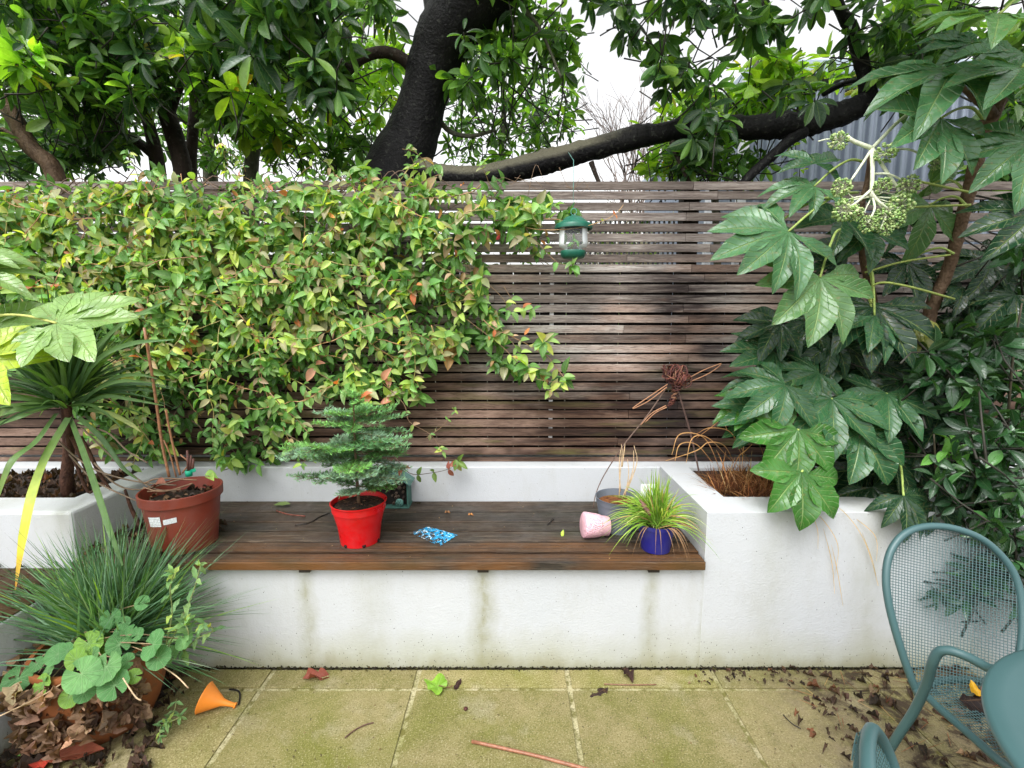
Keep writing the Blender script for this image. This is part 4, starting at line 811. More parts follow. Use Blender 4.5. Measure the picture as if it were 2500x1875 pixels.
# cordyline
cb = atz(165, 1185, .63); cb[1] = 2.05; cb = aty(165, 1180, 2.05); cc = aty(163, 985, 2.0)
t = thing('cordyline', 'spiky strap leaved cordyline on a stubby brown trunk in the left planter', 'plant', (cb[0], cb[1], .63))
b = B(); tube(b, [(cb[0], cb[1], .60), (cb[0], cb[1], .72), (cc[0]*.5+cb[0]*.5, 2.03, .85), cc+np.array((0, 0, .04))], [.026, .023, .021, .018], 12, rough=.1)
for q in (((165, 1062), (172, 1105), (185, 1130), (215, 1200), (235, 1190)), ((175, 1065), (195, 1110), (210, 1150)), ((195, 1068), (215, 1100), (245, 1160), (270, 1195)), ((345, 1290), (320, 1240), (305, 1195))):
    tube(b, smooth_path([aty(*p, 1.96) for p in q], 4), [.010, .005], 6)
b.build('trunk', BARK_RED, t)
b = B(); CG, CG2, CY = (.040, .095, .028), (.085, .17, .045), (.42, .42, .05)
n = 280; az = rng.uniform(-np.pi, np.pi, n); el = np.radians(np.clip(rng.normal(58, 25, n), 5, 89))
d = np.stack([np.sin(az)*np.cos(el)*1.05, -np.cos(az)*np.cos(el)*.7, np.sin(el)], -1)
blades(b, cc+rng.normal(size=(n, 3))*.012+d*.02, d, rng.uniform(.28, .54, n), rng.uniform(.015, .022, n), np.where(el < .8, .35, .08), pick([(3, *CG), (2, *CG2), (1, .03, .075, .02)], n), 9, tipw=.0)
def cleaf(pts, wd, c, n_=7): strip(b, [aty(*p) for p in pts], [q*.0017 for q in wd], np.array(c), n=n_)
cleaf([(170, 1020, 1.98), (120, 1110, 1.85), (85, 1200, 1.72), (60, 1310, 1.64), (38, 1440, 1.6)], (18, 26, 25, 20, 3), [CG2, (.14, .24, .05), (.34, .42, .08), (.62, .60, .06), (.55, .25, .05)])
cleaf([(140, 1010, 1.98), (90, 1080, 1.85), (30, 1130, 1.75), (-10, 1230, 1.7)], (12, 18, 18, 6), [CG2, CG2, (.16, .24, .06)])
cleaf([(175, 1025, 1.98), (205, 1100, 1.85), (240, 1200, 1.7), (272, 1300, 1.6), (300, 1380, 1.56)], (12, 16, 16, 13, 4), [CG2, CG2, (.09, .17, .06)])
cleaf([(195, 1020, 1.98), (250, 1070, 1.9), (300, 1140, 1.85), (335, 1170, 1.84)], (10, 13, 10, 3), [CG2, CG, CG2]); cleaf([(215, 1000, 1.98), (270, 1010, 1.92), (320, 1035, 1.88), (345, 1055, 1.87)], (9, 12, 10, 2), [CG2, (.25, .30, .09), (.3, .3, .12)])
cleaf([(190, 960, 1.98), (240, 880, 1.88), (320, 840, 1.85), (425, 829, 1.85)], (12, 13, 12, 2), [CG, CG2, (.12, .24, .10)]); cleaf([(185, 960, 1.98), (230, 860, 1.9), (300, 790, 1.9), (350, 762, 1.92), (430, 725, 1.95)], (12, 12, 10, 8, 2), [CG, CG2, CG2])
cleaf([(200, 985, 1.98), (240, 950, 1.92), (300, 930, 1.9), (375, 935, 1.9)], (9, 10, 9, 2), [CG, CG2, CG2]); cleaf([(200, 990, 1.98), (260, 968, 1.92), (320, 975, 1.9), (400, 990, 1.9)], (9, 10, 8, 2), [CG, CG2, CG2]); cleaf([(195, 980, 1.98), (280, 925, 1.92), (340, 915, 1.9), (385, 925, 1.9)], (9, 9, 8, 2), [CG, CG2, CG2])
cleaf([(140, 990, 1.98), (80, 1000, 1.9), (20, 1000, 1.85), (-30, 1045, 1.85)], (10, 14, 14, 5), [CG2, CG2, (.2, .28, .08)]); cleaf([(140, 985, 1.98), (70, 975, 1.9), (0, 973, 1.85)], (10, 10, 6), [CG, CG2, CG2]); cleaf([(130, 995, 1.98), (60, 1015, 1.85), (-20, 1040, 1.8)], (10, 12, 8), [CG, CG2, CG2])
b.build('leaves', L_GRASS, t)
b = B()
for q in (((190, 1040), (260, 1055), (310, 1100), (360, 1130)), ((140, 1075), (190, 1120), (240, 1150), (330, 1175), (430, 1185)), ((170, 1110), (220, 1165), (270, 1195), (350, 1230)), ((195, 1040), (300, 1140), (370, 1190), (430, 1200)), ((230, 1130), (280, 1180), (340, 1195), (450, 1168))):
    tube(b, smooth_path([aty(*p, 1.95-.02*i) for i, p in enumerate(q)], 5), [.004, .003], 5, (.17, .12, .08))
b.build('dead_leaves', STEM, t)

# ------------------------------------------------------------ POTS
def pot_at(px, py, z=ZB): return atz(px, py, z)
def pot(b, o, prof, **k): lathe(b, prof, o, 56, **k)
def plastic(name, c, rough=.4, nv=.06): return mat_pot(name, c, rough)
# brown plastic pot with canes
o = pot_at(455, 1325)
t = thing('plant_pot', 'large brown plastic plant pot with bamboo canes and two white stickers on the bench', 'pot', o)
k = depth(o+np.array((0, 0, .1)))/FPX; RT = 86*k; RBo = 66*k; HP = .245
b = B(); pot(b, o, [(0, .004), (RBo, .004), (RBo+.002, 0), (RT*.93, HP-.045), (RT*.93, HP-.042), (RT, HP-.040), (RT+.001, HP-.002), (RT-.002, HP), (RT-.006, HP-.001), (RT*.9, HP-.06), (RT*.88, HP-.07)]); b.build('pot', plastic('brown_plastic', (.20, .038, .022)), t, sharp=35)
b = B(); lathe(b, [(0, HP-.03), (RT*.5, HP-.035), (RT*.9, HP-.05)], o, 40); b.build('soil', SOIL, t)
WL = M('sticker_paper', .5); u = WL.sep(WL.attr('uvc', True)); ln = WL.math('FRACT', WL.math('MULTIPLY', u[1], 6.)); on = WL.math('MULTIPLY', WL.math('GREATER_THAN', ln, .62), WL.math('GREATER_THAN', WL.noise(WL.pos((1, 1, .1)), 260, 1), .42)); WL.col(WL.mix(WL.math('MULTIPLY', on, .6), (.78, .80, .82), (.18, .2, .25)))
def sticker(o, r0, r1, h, a0, a1, z0, z1, slant=0):
    b = B(); n = 7; V, U = [], []
    for j in (0, 1):
        for i in range(n):
            q = i/(n-1); a = a0+(a1-a0)*q; z = (z0 if j == 0 else z1)+slant*q; r = r0+(r1-r0)*z/h+.0025; V.append((o[0]+r*math.cos(a), o[1]+r*math.sin(a), o[2]+z)); U.append((q, j))
    b.add(V, [(i, i+1, i+1+n, i+n) for i in range(n-1)], U); return b
sticker(o, RBo, RT*.93, HP-.045, R(-110), R(-88), .128, .170, .004).build('sticker', WL.m, t); sticker(o, RBo, RT*.93, HP-.045, R(-84), R(-64), .138, .160, .008).build('sticker', WL.m, t)
b = B()
for q, r in ((((413, 1165), (395, 1080), (378, 960), (352, 800)), .0055), (((440, 1160), (425, 1100), (412, 1040), (405, 1000)), .0045), (((430, 1165), (415, 1110), (400, 1075)), .003), (((445, 1155), (460, 1130), (440, 1110)), .003)):
    tube(b, smooth_path([aty(*p, o[1]+.0) for p in q], 5), r, 7, (.30, .14, .07))
b.build('canes', mat_plain('bamboo', (1, 1, 1), .4, .4, 0, .35, 90, 0, True), t)
b = B()
for q in (((460, 1150), (457, 1100)), ((465, 1148), (466, 1112)), ((470, 1150), (472, 1120))): tube(b, [aty(*p, o[1]-.02) for p in q], [.006, .004], 7, (.12, .05, .04))
b.build('cut_stems', STEM, t)
b = B(); c = aty(461, 1155, o[1]-.03); lathe(b, [(.012, -.012), (.013, -.012), (.013, .012), (.010, .012)], c, 14); b.add(c+np.array([(.01, 0, .0), (.028, .004, .006), (.026, .004, .02), (.008, 0, .014)]), [(0, 1, 2, 3)]); b.build('plant_tie', mat_plain('green_tie', (.0, .30, .17), .5), t)
b = B(); inst(b, leaf_t(5, .5, .6, .8), [aty(500, 1160, o[1]-.04), aty(512, 1165, o[1]-.06), aty(405, 1180, o[1]-.1)], [(1, 0, .1), (.5, -.6, .3), (-1, -.2, .1)], [(0, -.5, 1)]*3, [.045, .04, .05], [(.16, .28, .05), (.20, .30, .06), (.20, .07, .04)])
n = 60; a = rng.uniform(0, 6.28, n); r = RT*.8*np.sqrt(rng.random(n)); inst(b, leaf_t(5, .8, .5, .7), np.c_[o[0]+r*np.cos(a), o[1]+r*np.sin(a), np.full(n, o[2]+HP-.035)], rng.normal(size=(n, 3))*np.array((1, 1, .3)), rng.normal(size=(n, 3))*.5+np.array((0, 0, 1)), rng.uniform(.012, .035, n), pick([(2, .10, .05, .03), (1, .22, .12, .06), (1, .04, .025, .015)], n))
for q in (((350, 1190), (400, 1200), (470, 1180)), ((352, 1180), (390, 1168), (480, 1172)), ((360, 1200), (440, 1195))): tube(b, smooth_path([aty(*p, o[1]-.06) for p in q], 4), .003, 5, (.2, .12, .07))
b.build('dry_stalks', STEM, t)

# red pot + fir
o = pot_at(880, 1318); k = depth(o+np.array((0, 0, .08)))/FPX; rt, rb, H = 68*k*.97, 46*k, .180
t = thing('potted_fir', 'small fir tree growing in a bright red plastic pot on the bench', 'potted tree', o)
b = B(); pot(b, o, [(0, .004), (rb-.004, .004), (rb, .0), (rb*.72+rt*.28, H*.42), (rt*.93, H*.80), (rt*.955, H*.80), (rt*.965, H*.965), (rt, H*.97), (rt+.001, H-.002), (rt-.002, H), (rt-.006, H-.002), (rt*.86, H*.7), (rt*.84, H*.6)]); RED = plastic('red_plastic', (.62, .005, .008), .32, .05); b.build('pot', RED, t, sharp=35)
for a in (-118, -62, -10, 190):
    b = B(); an = R(a); c = o+np.array((rb*1.0*math.cos(an), rb*1.0*math.sin(an), .0075)); lathe(b, [(0, 0), (.008, 0), (.008, .0025), (0, .0025)], c, 10, axis=(math.cos(an), math.sin(an), .2)); b.build('drain_hole', mat_plain('hole_dark', (.02, .0, .0), .9), t)
b = B(); lathe(b, [(0, H-.012), (rt*.5, H-.016), (rt*.93, H-.02)], o, 40); b.build('soil', SOIL, t)
b = B(); n = 150; a = rng.uniform(0, 6.28, n); r = rt*.85*np.sqrt(rng.random(n)); blades(b, np.stack([o[0]+r*np.cos(a), o[1]+r*np.sin(a), np.full(n, o[2]+H-.012)], -1), np.stack([rng.normal(size=n), rng.normal(size=n), rng.uniform(0, .2, n)], -1), .018, .0022, 0, pick([(1, .12, .05, .03), (1, .2, .1, .05), (1, .05, .03, .02)], n), 2); b.build('needle_litter', STEM, t)
top = aty(862, 968, o[1]+.0); b0 = o+np.array((0, 0, H-.02)); bt = B(); tk = smooth_path([b0, b0*.5+top*.5+np.array((-.003, 0, 0)), top], 6); tube(bt, tk, [.0075, .003], 8, (.13, .08, .045))
bn = B(); NP, ND, NL, NC = [], [], [], []
def needles(P0, P1, tone, dens=980, up=None):
    L = np.linalg.norm(P1-P0); n = int(L*dens); d = nrm(P1-P0); s_ = nrm(np.cross(d, (0, 0, 1.))); u = np.cross(s_, d)
    t_ = rng.random(n); sg = rng.choice([-1, 1], n); NP.append(P0+(P1-P0)*t_[:, None])
    ph = rng.uniform(-.35, 1.1, n)
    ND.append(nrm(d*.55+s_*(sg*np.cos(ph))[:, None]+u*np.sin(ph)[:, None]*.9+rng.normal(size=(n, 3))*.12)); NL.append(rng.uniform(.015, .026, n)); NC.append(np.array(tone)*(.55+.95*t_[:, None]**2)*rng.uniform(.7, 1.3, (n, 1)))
def fbranch(p, d, L, tone, bend):
    pts = [p]; 
    for i in range(5): d = nrm(d+np.array((0, 0, bend))); pts.append(pts[-1]+d*L/5)
    tube(bt, pts, [.003, .0015], 5, (.14, .10, .05))
    for i in range(5):
        needles(pts[i], pts[i+1], tone)
        if i >= 1:
            for sg in (-1, 1):
                dd = nrm(d*.75+nrm(np.cross(d, (0, 0, 1.)))*sg*.75+np.array((0, 0, random.uniform(-.12, .05)))); l2 = L*random.uniform(.28, .42)*(1.15-i*.12); e = pts[i]+dd*l2; tube(bt, [pts[i], e], .0012, 4, (.14, .10, .05)); needles(pts[i], e, tone)
                if l2 > .07:
                    for s2 in (-1, 1):
                        d3 = nrm(dd*.8+nrm(np.cross(dd, (0, 0, 1.)))*s2*.7); m_ = pts[i]+dd*l2*.5; e3 = m_+d3*l2*.45; needles(m_, e3, tone)
    needles(pts[-1], pts[-1]+d*.02, tone)
TG = [(.12, .30, .09), (.16, .36, .10), (.17, .29, .19), (.11, .27, .11), (.19, .32, .22), (.15, .31, .15)]
for q in range(46):
    f = .20+.76*(q+.5)/46+random.uniform(-.02, .02); L = float(np.interp(f, [.2, .3, .45, .58, .72, .84, .97], [.17, .24, .27, .26, .215, .15, .06]))*random.uniform(.72, 1.12)
    a = q*2.4+random.gauss(0, .25); fbranch(tk[int(min(.98, f)*(len(tk)-1))], nrm(np.array((math.cos(a)*1.1, math.sin(a)*.9, random.uniform(-.05, .32)+.35*max(0, f-.6)))), L, random.choice(TG), random.uniform(-.07, .03))
needles(tk[-6], tk[-1]+np.array((0, 0, .02)), TG[1], 900)
for a in (0, 2, 4): fbranch(tk[-1]-np.array((0, 0, .01)), nrm(np.array((math.cos(a), math.sin(a), .6))), .035, TG[1], 0)
NP, ND, NL, NC = map(np.concatenate, (NP, ND, NL, NC))
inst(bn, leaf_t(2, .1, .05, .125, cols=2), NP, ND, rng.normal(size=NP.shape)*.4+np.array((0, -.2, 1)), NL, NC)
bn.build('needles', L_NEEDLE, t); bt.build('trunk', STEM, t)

# insect house
fy = 2.285; c0 = atz(950, 1240, ZB); c0[1] = fy
t = thing('insect_house', 'small green roofed insect house behind the red pot on the bench', 'insect house', (aty(945, 1235, fy)[0], fy, ZB))
TEAL = mat_plain('teal_paint', (.055, .14, .115), .6, .3, 0, .2, 30); xr = aty(996, 1200, fy)[0]; xc = aty(945, 1200, fy)[0]; hw = xr-xc; hz = aty(996, 1178, fy)[2]; hp = aty(945, 1145, fy)[2]
b = B(); box(b, xc-hw, xc-hw+.007, fy, fy+.08, ZB+.009, hz-.004); box(b, xr-.007, xr, fy, fy+.08, ZB+.009, hz-.004); box(b, xc-hw-.004, xr+.004, fy-.008, fy+.085, ZB+.001, ZB+.008); b.build('frame', TEAL, t, smooth=False, bevel=.001)
b = B()
for sg in (-1, 1):
    n_ = nrm(np.array((sg*(hp-hz), 0, hw))); e = np.array((xc+sg*(hw+.014), 0, hz-.014)); a = np.array((xc, 0, hp)); V = [p+n_*k+np.array((0, y, 0)) for k in (0, .009) for y in (fy-.018, fy+.09) for p in (a, e)]
    b.add(V, [(0, 1, 3, 2), (4, 6, 7, 5), (0, 4, 5, 1), (2, 3, 7, 6), (0, 2, 6, 4), (1, 5, 7, 3)])
b.build('roof', mat_plain('pale_teal_paint', (.11, .22, .20), .55, .3, 0, .3, 14), t, smooth=False)
b = B(); prism(b, [(0, 0), (1, 0), (1, 1), (0, 1)], 0, 1); b = B(); V = [(xc-hw+.007, fy+.03, ZB+.01), (xr-.007, fy+.03, ZB+.01), (xr-.007, fy+.03, hz), (xc, fy+.03, hp-.01), (xc-hw+.007, fy+.03, hz)]; b.add(V+[(p[0], fy+.078, p[2]) for p in V], [[[4, 3, 2, 1, 0]], [[5, 6, 7, 8, 9]], [[i, (i+1) % 5, (i+1) % 5+5, i+5] for i in range(5)]]); b.build('back_panel', mat_plain('dark_wood_core', (.012, .009, .007), .9), t, smooth=False)
for k in range(60):
    b = B(); x, z = random.uniform(xc-hw+.014, xr-.014), random.uniform(ZB+.016, hp-.03)
    if z > hz and abs(x-xc) > hw*(hp-.02-z)/(hp-hz): continue
    r = random.uniform(.0045, .0075); lathe(b, [(r*.68, -.002), (r, -.002), (r, .02)], (x, fy+.008+random.uniform(0, .006), z), 12, axis=(0, 1, 0), c=random.choice([(.10, .07, .05), (.16, .11, .08), (.05, .035, .03)])); b.build('bamboo_tube', STEM, t)
for px, py, rr in ((975, 1227, .0195), (955, 1170, .022)):
    b = B(); c = aty(px, py, fy); lathe(b, [(0, -.003), (rr, -.003), (rr, .004)], c, 24, axis=(0, 1, 0)); b.build('drilled_disc', mat_plain('teal_disc', (.10, .25, .21), .6), t)
    b = B()
    for k in range(6): a = k*1.047; lathe(b, [(0, -.0045), (.0025, -.0045), (.0025, 0)], c+np.array((math.cos(a)*rr*.6, 0, math.sin(a)*rr*.6))*(k > 0), 8, axis=(0, 1, 0))
    b.build('holes', mat_plain('hole_black', (.01, .01, .01), .9), t)

# torn blue sheet on the bench
m = M('flaking_blue_print', .5); n1 = m.noise(m.pos(), 45, 3, .6, 1.0); m.col(m.mix(m.ramp(n1, (.56, 0.), (.60, 1.)), (.02, .36, .70), (.75, .85, .88)))
b = B(); C4 = [atz(*p, ZB) for p in ((1002, 1303), (1045, 1287), (1117, 1308), (1072, 1336))]; n = 46
hh = np.zeros((n, n)); 
for fq in (5, 9, 14): 
    a = rng.normal(size=(4, fq*3)); 
    for q in range(fq*2): kx, ky, ph = rng.normal()*fq, rng.normal()*fq, rng.uniform(0, 6); hh += np.sin((np.arange(n)[:, None]*kx+np.arange(n)[None]*ky)*6.28/n+ph)/fq
thr = np.quantile(hh, .47)
Bi = lambda u, v: (C4[0]*(1-u)*(1-v)+C4[3]*u*(1-v)+C4[2]*u*v+C4[1]*(1-u)*v)
for i in range(n):
    for j in range(n):
        u, v = (i+.5)/n, (j+.5)/n
        if hh[i, j]+.6*(v-.4)+.2*u < thr+.1 or (v < .15 and random.random() < .5): continue
        q = [Bi((i+a)/n, (j+c_)/n)+np.array((0, 0, .0035+.0006*math.sin(i*.5+j*.3))) for a, c_ in ((0, 0), (1, 0), (1, 1), (0, 1))]; b.add(q, [(0, 1, 2, 3)])
tag(b.build('torn_sheet', m.m, smooth=False), 'torn flaking blue and white printed sheet stuck on the bench boards', 'sheet')

# pink pot on its side
t_ = atz(1455, 1316, ZB); ax = nrm(np.array((1, .10, 0.02))); rL, rR, Lp = .056, .042, .115
o = t_+np.array((-.055, .02, rL)); t = thing('plant_pot', 'pale pink dimpled ceramic pot lying on its side on the bench', 'pot', (o[0], o[1], ZB))
ax = nrm(np.array((1, .12, -.10)))
m = M('pink_glaze', .3, .6); v = m.N.new('ShaderNodeTexVoronoi'); v.inputs['Scale'].default_value = 150; m.L.new(m.pos(), v.inputs['Vector']); u = m.sep(m.attr('uvc', True)); m.col(m.mix(m.noise(m.pos(), 25, 3), (.78, .42, .50), (.86, .53, .60))); m.bump(m.math('MULTIPLY', m.ramp(v.outputs['Distance'], (.1, 0.), (.5, 1.)), m.math('LESS_THAN', u[1], .52)), .9, .004)
b = B(); lathe(b, [(0, .0), (rL*.9, .0), (rL*.98, .003), (rL, .010), (rL*.97, .03), (rL*.93, .05), (rL*.87, .07), (rL*.83, .078), (rR*1.06, .082), (rR, Lp-.002), (rR-.002, Lp), (rR-.005, Lp-.001), (rR, .07), (rL*.8, .01), (0, .008)], o, 44, axis=ax); b.build('pot', m.m, t, sharp=50)
# grey pot
o = pot_at(1508, 1288); k = depth(o+np.array((0, 0, .08)))/FPX; rt, rb, H = 56*k, 42*k, .150
t = thing('plant_pot', 'grey plastic pot with dry soil behind the pink and blue pots on the bench', 'pot', o)
b = B(); pot(b, o, [(0, .003), (rb, 0), (rt*.93, H*.82), (rt*.96, H*.82), (rt*.98, H-.003), (rt, H), (rt-.004, H), (rt*.86, H*.7)]); b.build('pot', plastic('grey_plastic', (.12, .14, .17), .45), t, sharp=35)
b = B(); lathe(b, [(0, H-.025), (rt*.9, H-.03)], o, 30); b.build('soil', mat_soil('orange_brown_litter', (.06, .02, .008), (.42, .16, .05)), t)
b = B()
for q in (((1512, 1215), (1514, 1160), (1519, 1110), (1517, 1085)), ((1519, 1140), (1524, 1100), (1526, 1083)), ((1525, 1215), (1535, 1160), (1532, 1120)), ((1520, 1215), (1545, 1150), (1547, 1100)), ((1530, 1200), (1555, 1130), (1548, 1088)), ((1515, 1200), (1512, 1140), (1515, 1098))): tube(b, smooth_path([aty(*p, o[1]+.03) for p in q], 4), [.0032, .0012], 5, (.55, .40, .24))
b.build('dry_stems', STEM, t)
# navy pot with variegated grass
o = pot_at(1600, 1338); k = depth(o+np.array((0, 0, .05)))/FPX; rt, rb, H = 44*k, 34*k, .115
t = thing('potted_grass', 'navy blue pot of lime and cream striped grass at the right end of the bench', 'potted plant', o)
b = B(); pot(b, o, [(0, .003), (rb-.003, .003), (rb, 0), (rt*.95, H*.86), (rt*.99, H*.86), (rt, H), (rt-.004, H), (rt*.85, H*.7)]); b.build('pot', plastic('navy_plastic', (.015, .015, .16), .35), t, sharp=35)
b = B(); lathe(b, [(0, H-.01), (rt*.95, H-.014)], o, 30); b.build('soil', SOIL, t)
b = B(); n = 460; az = rng.uniform(-np.pi, np.pi, n); el = np.radians(rng.uniform(22, 88, n)); d = np.stack([np.cos(az)*np.cos(el), np.sin(az)*np.cos(el)*.85, np.sin(el)], -1)
kp = ~((d[:, 1] < -.25) & (el < R(50)) & (np.abs(d[:, 0]) < .5)); az, el, d = az[kp], el[kp], d[kp]; n = len(d)
d[:, 0] -= .05; L = rng.uniform(.17, .31, n); blades(b, o+np.array((0, 0, H-.01))+np.c_[rng.normal(size=(n, 2))*.016, np.zeros(n)], d, L, rng.uniform(.0045, .0065, n), np.clip(.95-el*.5, .12, .6), pick([(3, .27, .42, .065), (3, .15, .29, .04), (1.6, .52, .60, .22), (.5, .40, .25, .12)], n), 9)
m = L_VARI; b.build('grass', m, t)
b = B(); n = 18; az = rng.uniform(-np.pi, 0, n); blades(b, o+np.array((0, 0, H))+np.c_[np.cos(az)*rt*.9, np.sin(az)*rt*.9, np.zeros(n)], np.stack([np.cos(az), np.sin(az), np.full(n, .4)], -1), rng.uniform(.08, .13, n), .0035, 1.1, (.30, .18, .10), 7); b.build('dead_blades', L_DEAD, t)
b = B(); c = aty(1590, 1185, o[1]+.12); V = [c+np.array(p) for p in ((-.045, 0, -.05), (.035, .0, -.05), (.035, 0, .0), (.03, .0, .006), (-.045, 0, .006))]; b.add(V+[p+np.array((0, .0015, 0)) for p in V], [[[0, 1, 2, 3, 4]], [[9, 8, 7, 6, 5]], [[i, i+5, (i+1) % 5+5, (i+1) % 5] for i in range(5)]])
tube(b, [c+np.array((0, 0, -.06)), (c[0], c[1], ZB+.003)], .004, 5); tag(b.build('plant_label', mat_plain('white_plastic', (.8, .82, .85), .4), smooth=False), 'white plastic plant label standing behind the striped grass', 'label')
b = B(); p0, p1 = aty(1562, 1220, o[1]-.03), aty(1588, 1258, o[1]-.05); Q = smooth_path([p0, (p0+p1)/2, p1], 5); tube(b, Q, [.004, .011, .010, .005], 8, (.16, .08, .06), rough=.2); tag(b.build('seed_cone', STEM), 'brown dried seed cone caught in the striped grass', 'cone')

# wicker dragonfly
DY = 2.22; t = thing('wicker_dragonfly', 'dragonfly sculpture woven from dark red twigs on two sticks', 'sculpture', aty(1705, 1165, DY))
b = B(); WC = [(.10, .03, .025), (.16, .05, .035), (.06, .02, .018), (.22, .11, .06)]
def loopwind(c0_, c1_, r0, r1, n, seg=14, thick=.0022):
    c0_, c1_ = aty(*c0_, DY), aty(*c1_, DY); ax = nrm(c1_-c0_)
    for k in range(n):
        f = random.random(); c = c0_+(c1_-c0_)*f; r = (r0+(r1-r0)*f)*random.uniform(.85, 1.1); an = nrm(ax+rng.normal(size=3)*.55); p1 = nrm(np.cross(an, (0.3, 1, .2))); p2 = np.cross(an, p1)
        a = np.linspace(random.random()*6, random.random()*6+random.uniform(3, 6), seg); P = c+r*(np.cos(a)[:, None]*p1+np.sin(a)[:, None]*p2)+rng.normal(size=(seg, 3))*.0015; tube(b, P, thick, 5, random.choice(WC))
loopwind((1635, 915), (1672, 930), .036, .036, 46); loopwind((1625, 905), (1668, 908), .03, .03, 22); loopwind((1655, 935), (1640, 985), .026, .009, 30); loopwind((1640, 980), (1633, 992), .008, .006, 8)
b.build('body', STEM, t); b = B()
for q in (((1678, 925), (1715, 905), (1755, 889), (1758, 892), (1730, 912), (1685, 932)), ((1630, 938), (1590, 965), (1549, 993), (1550, 996), (1585, 978), (1628, 945)), ((1626, 990), (1590, 1010), (1564, 1038)), ((1628, 994), (1600, 1008), (1575, 1031))):
    b = B(); tube(b, smooth_path([aty(*p, DY-.01) for p in q], 5), .0026, 5, (.34, .17, .09)); b.build('wing', STEM, t)
b = B(); tube(b, smooth_path([aty(1656, 955, DY), aty(1672, 1010, DY), aty(1690, 1075, DY), aty(1708, 1160, DY-.02)], 5), .0042, 6, (.10, .06, .05), rough=.08); b.build('stick', STEM, t); b = B(); tube(b, smooth_path([aty(1628, 945, DY), aty(1580, 1015, DY), aty(1520, 1090, DY), aty(1475, 1160, DY+.02), aty(1455, 1205, DY), aty(1448, 1240, DY-.02)], 5), [.0034, .002], 6, (.14, .09, .07)); b.build('stick', STEM, t)

# dried grass, right planter
c = np.array((1.06, 2.10, .645)); t = thing('dried_grass', 'clump of dead orange brown grass in the corner of the right planter', 'grass clump', c)
b = B(); n = 1500; az = rng.uniform(0, 6.28, n); r = np.sqrt(rng.random(n)); P = np.stack([c[0]+.20*r*np.cos(az)+.05, c[1]-.01+.13*r*np.sin(az), np.full(n, .645)], -1); P[:, 0] = np.maximum(P[:, 0], .925); P[:, 1] = np.maximum(P[:, 1], 1.955)
DG = [(3, .15, .055, .025), (2, .32, .13, .05), (2, .10, .04, .02), (1, .48, .26, .12)]
blades(b, P, np.stack([np.cos(az)*.6*r+rng.normal(size=n)*.45, np.sin(az)*.6*r+rng.normal(size=n)*.45, rng.uniform(.35, 1.4, n)], -1), rng.uniform(.04, .15, n), rng.uniform(.0025, .004, n), .15, pick(DG, n), 4)
n = 70; az = rng.uniform(0, 6.28, n); blades(b, np.stack([c[0]+.04+.09*rng.normal(size=n), c[1]+.05*rng.normal(size=n), np.full(n, .65)], -1), np.stack([rng.normal(size=n)*.5-.1, rng.normal(size=n)*.3, np.full(n, 1.)], -1), rng.uniform(.14, .26, n), rng.uniform(.003, .006, n), rng.uniform(.2, .6, n), pick([(2, .55, .28, .12), (2, .40, .18, .07), (1, .62, .42, .22)], n), 8)
b.build('blades', L_DEAD, t); b = B()
for q in (((1760, 1150), (1720, 1070), (1660, 1060), (1640, 1110)), ((1740, 1130), (1700, 1085), (1660, 1085), (1648, 1125)), ((1790, 1130), (1730, 1070), (1690, 1070), (1675, 1130)), ((1700, 1070), (1740, 1040), (1762, 1022), (1775, 1050)), ((1800, 1150), (1770, 1090), (1730, 1080), (1700, 1100), (1625, 1125)), ((1820, 1130), (1790, 1060), (1810, 1035), (1825, 1060)), ((1830, 1130), (1800, 1080), (1790, 1090)), ((1870, 1130), (1850, 1080), (1820, 1070), (1810, 1150)), ((1780, 1180), (1800, 1120), (1820, 1100), (1836, 1085)), ((1800, 1220), (1830, 1170), (1845, 1140)), ((1880, 1150), (1900, 1190), (1935, 1230)), ((1700, 1060), (1730, 1045), (1775, 1050), (1800, 1075))): strip(b, [aty(*p, 2.1-.02*i) for i, p in enumerate(q)], (.002, .004, .0045, .002), np.array([(.34, .16, .07), (.55, .30, .13), (.60, .34, .15)]), n=6)
b.build('long_blades', L_DEAD, t)
b = B()
for q in (((1960, 1240, 1.83), (1975, 1245, 1.77), (1995, 1290, 1.765), (1997, 1340, 1.765)), ((1975, 1240, 1.83), (2010, 1270, 1.765), (2045, 1330, 1.76), (2040, 1400, 1.765)), ((2010, 1220, 1.9), (2060, 1250, 1.77), (2110, 1320, 1.76), (2145, 1430, 1.765)), ((2060, 1245, 1.8), (2120, 1290, 1.76), (2140, 1320, 1.76), (2140, 1370, 1.765)), ((2010, 1290, 1.77), (2030, 1370, 1.765), (2038, 1450, 1.765)), ((2105, 1300, 1.77), (2130, 1370, 1.76), (2143, 1430, 1.765)), ((2030, 1330, 1.77), (2045, 1400, 1.76), (2058, 1480, 1.765))): strip(b, [aty(*p) for p in q], (.001, .0028, .0025, .001), np.array([(.45, .30, .14), (.66, .46, .22), (.7, .5, .25)]), n=6)
tag(b.build('straw_wisps', L_DEAD), 'pale straw grass wisps hanging down the front of the right planter', 'grass wisps')

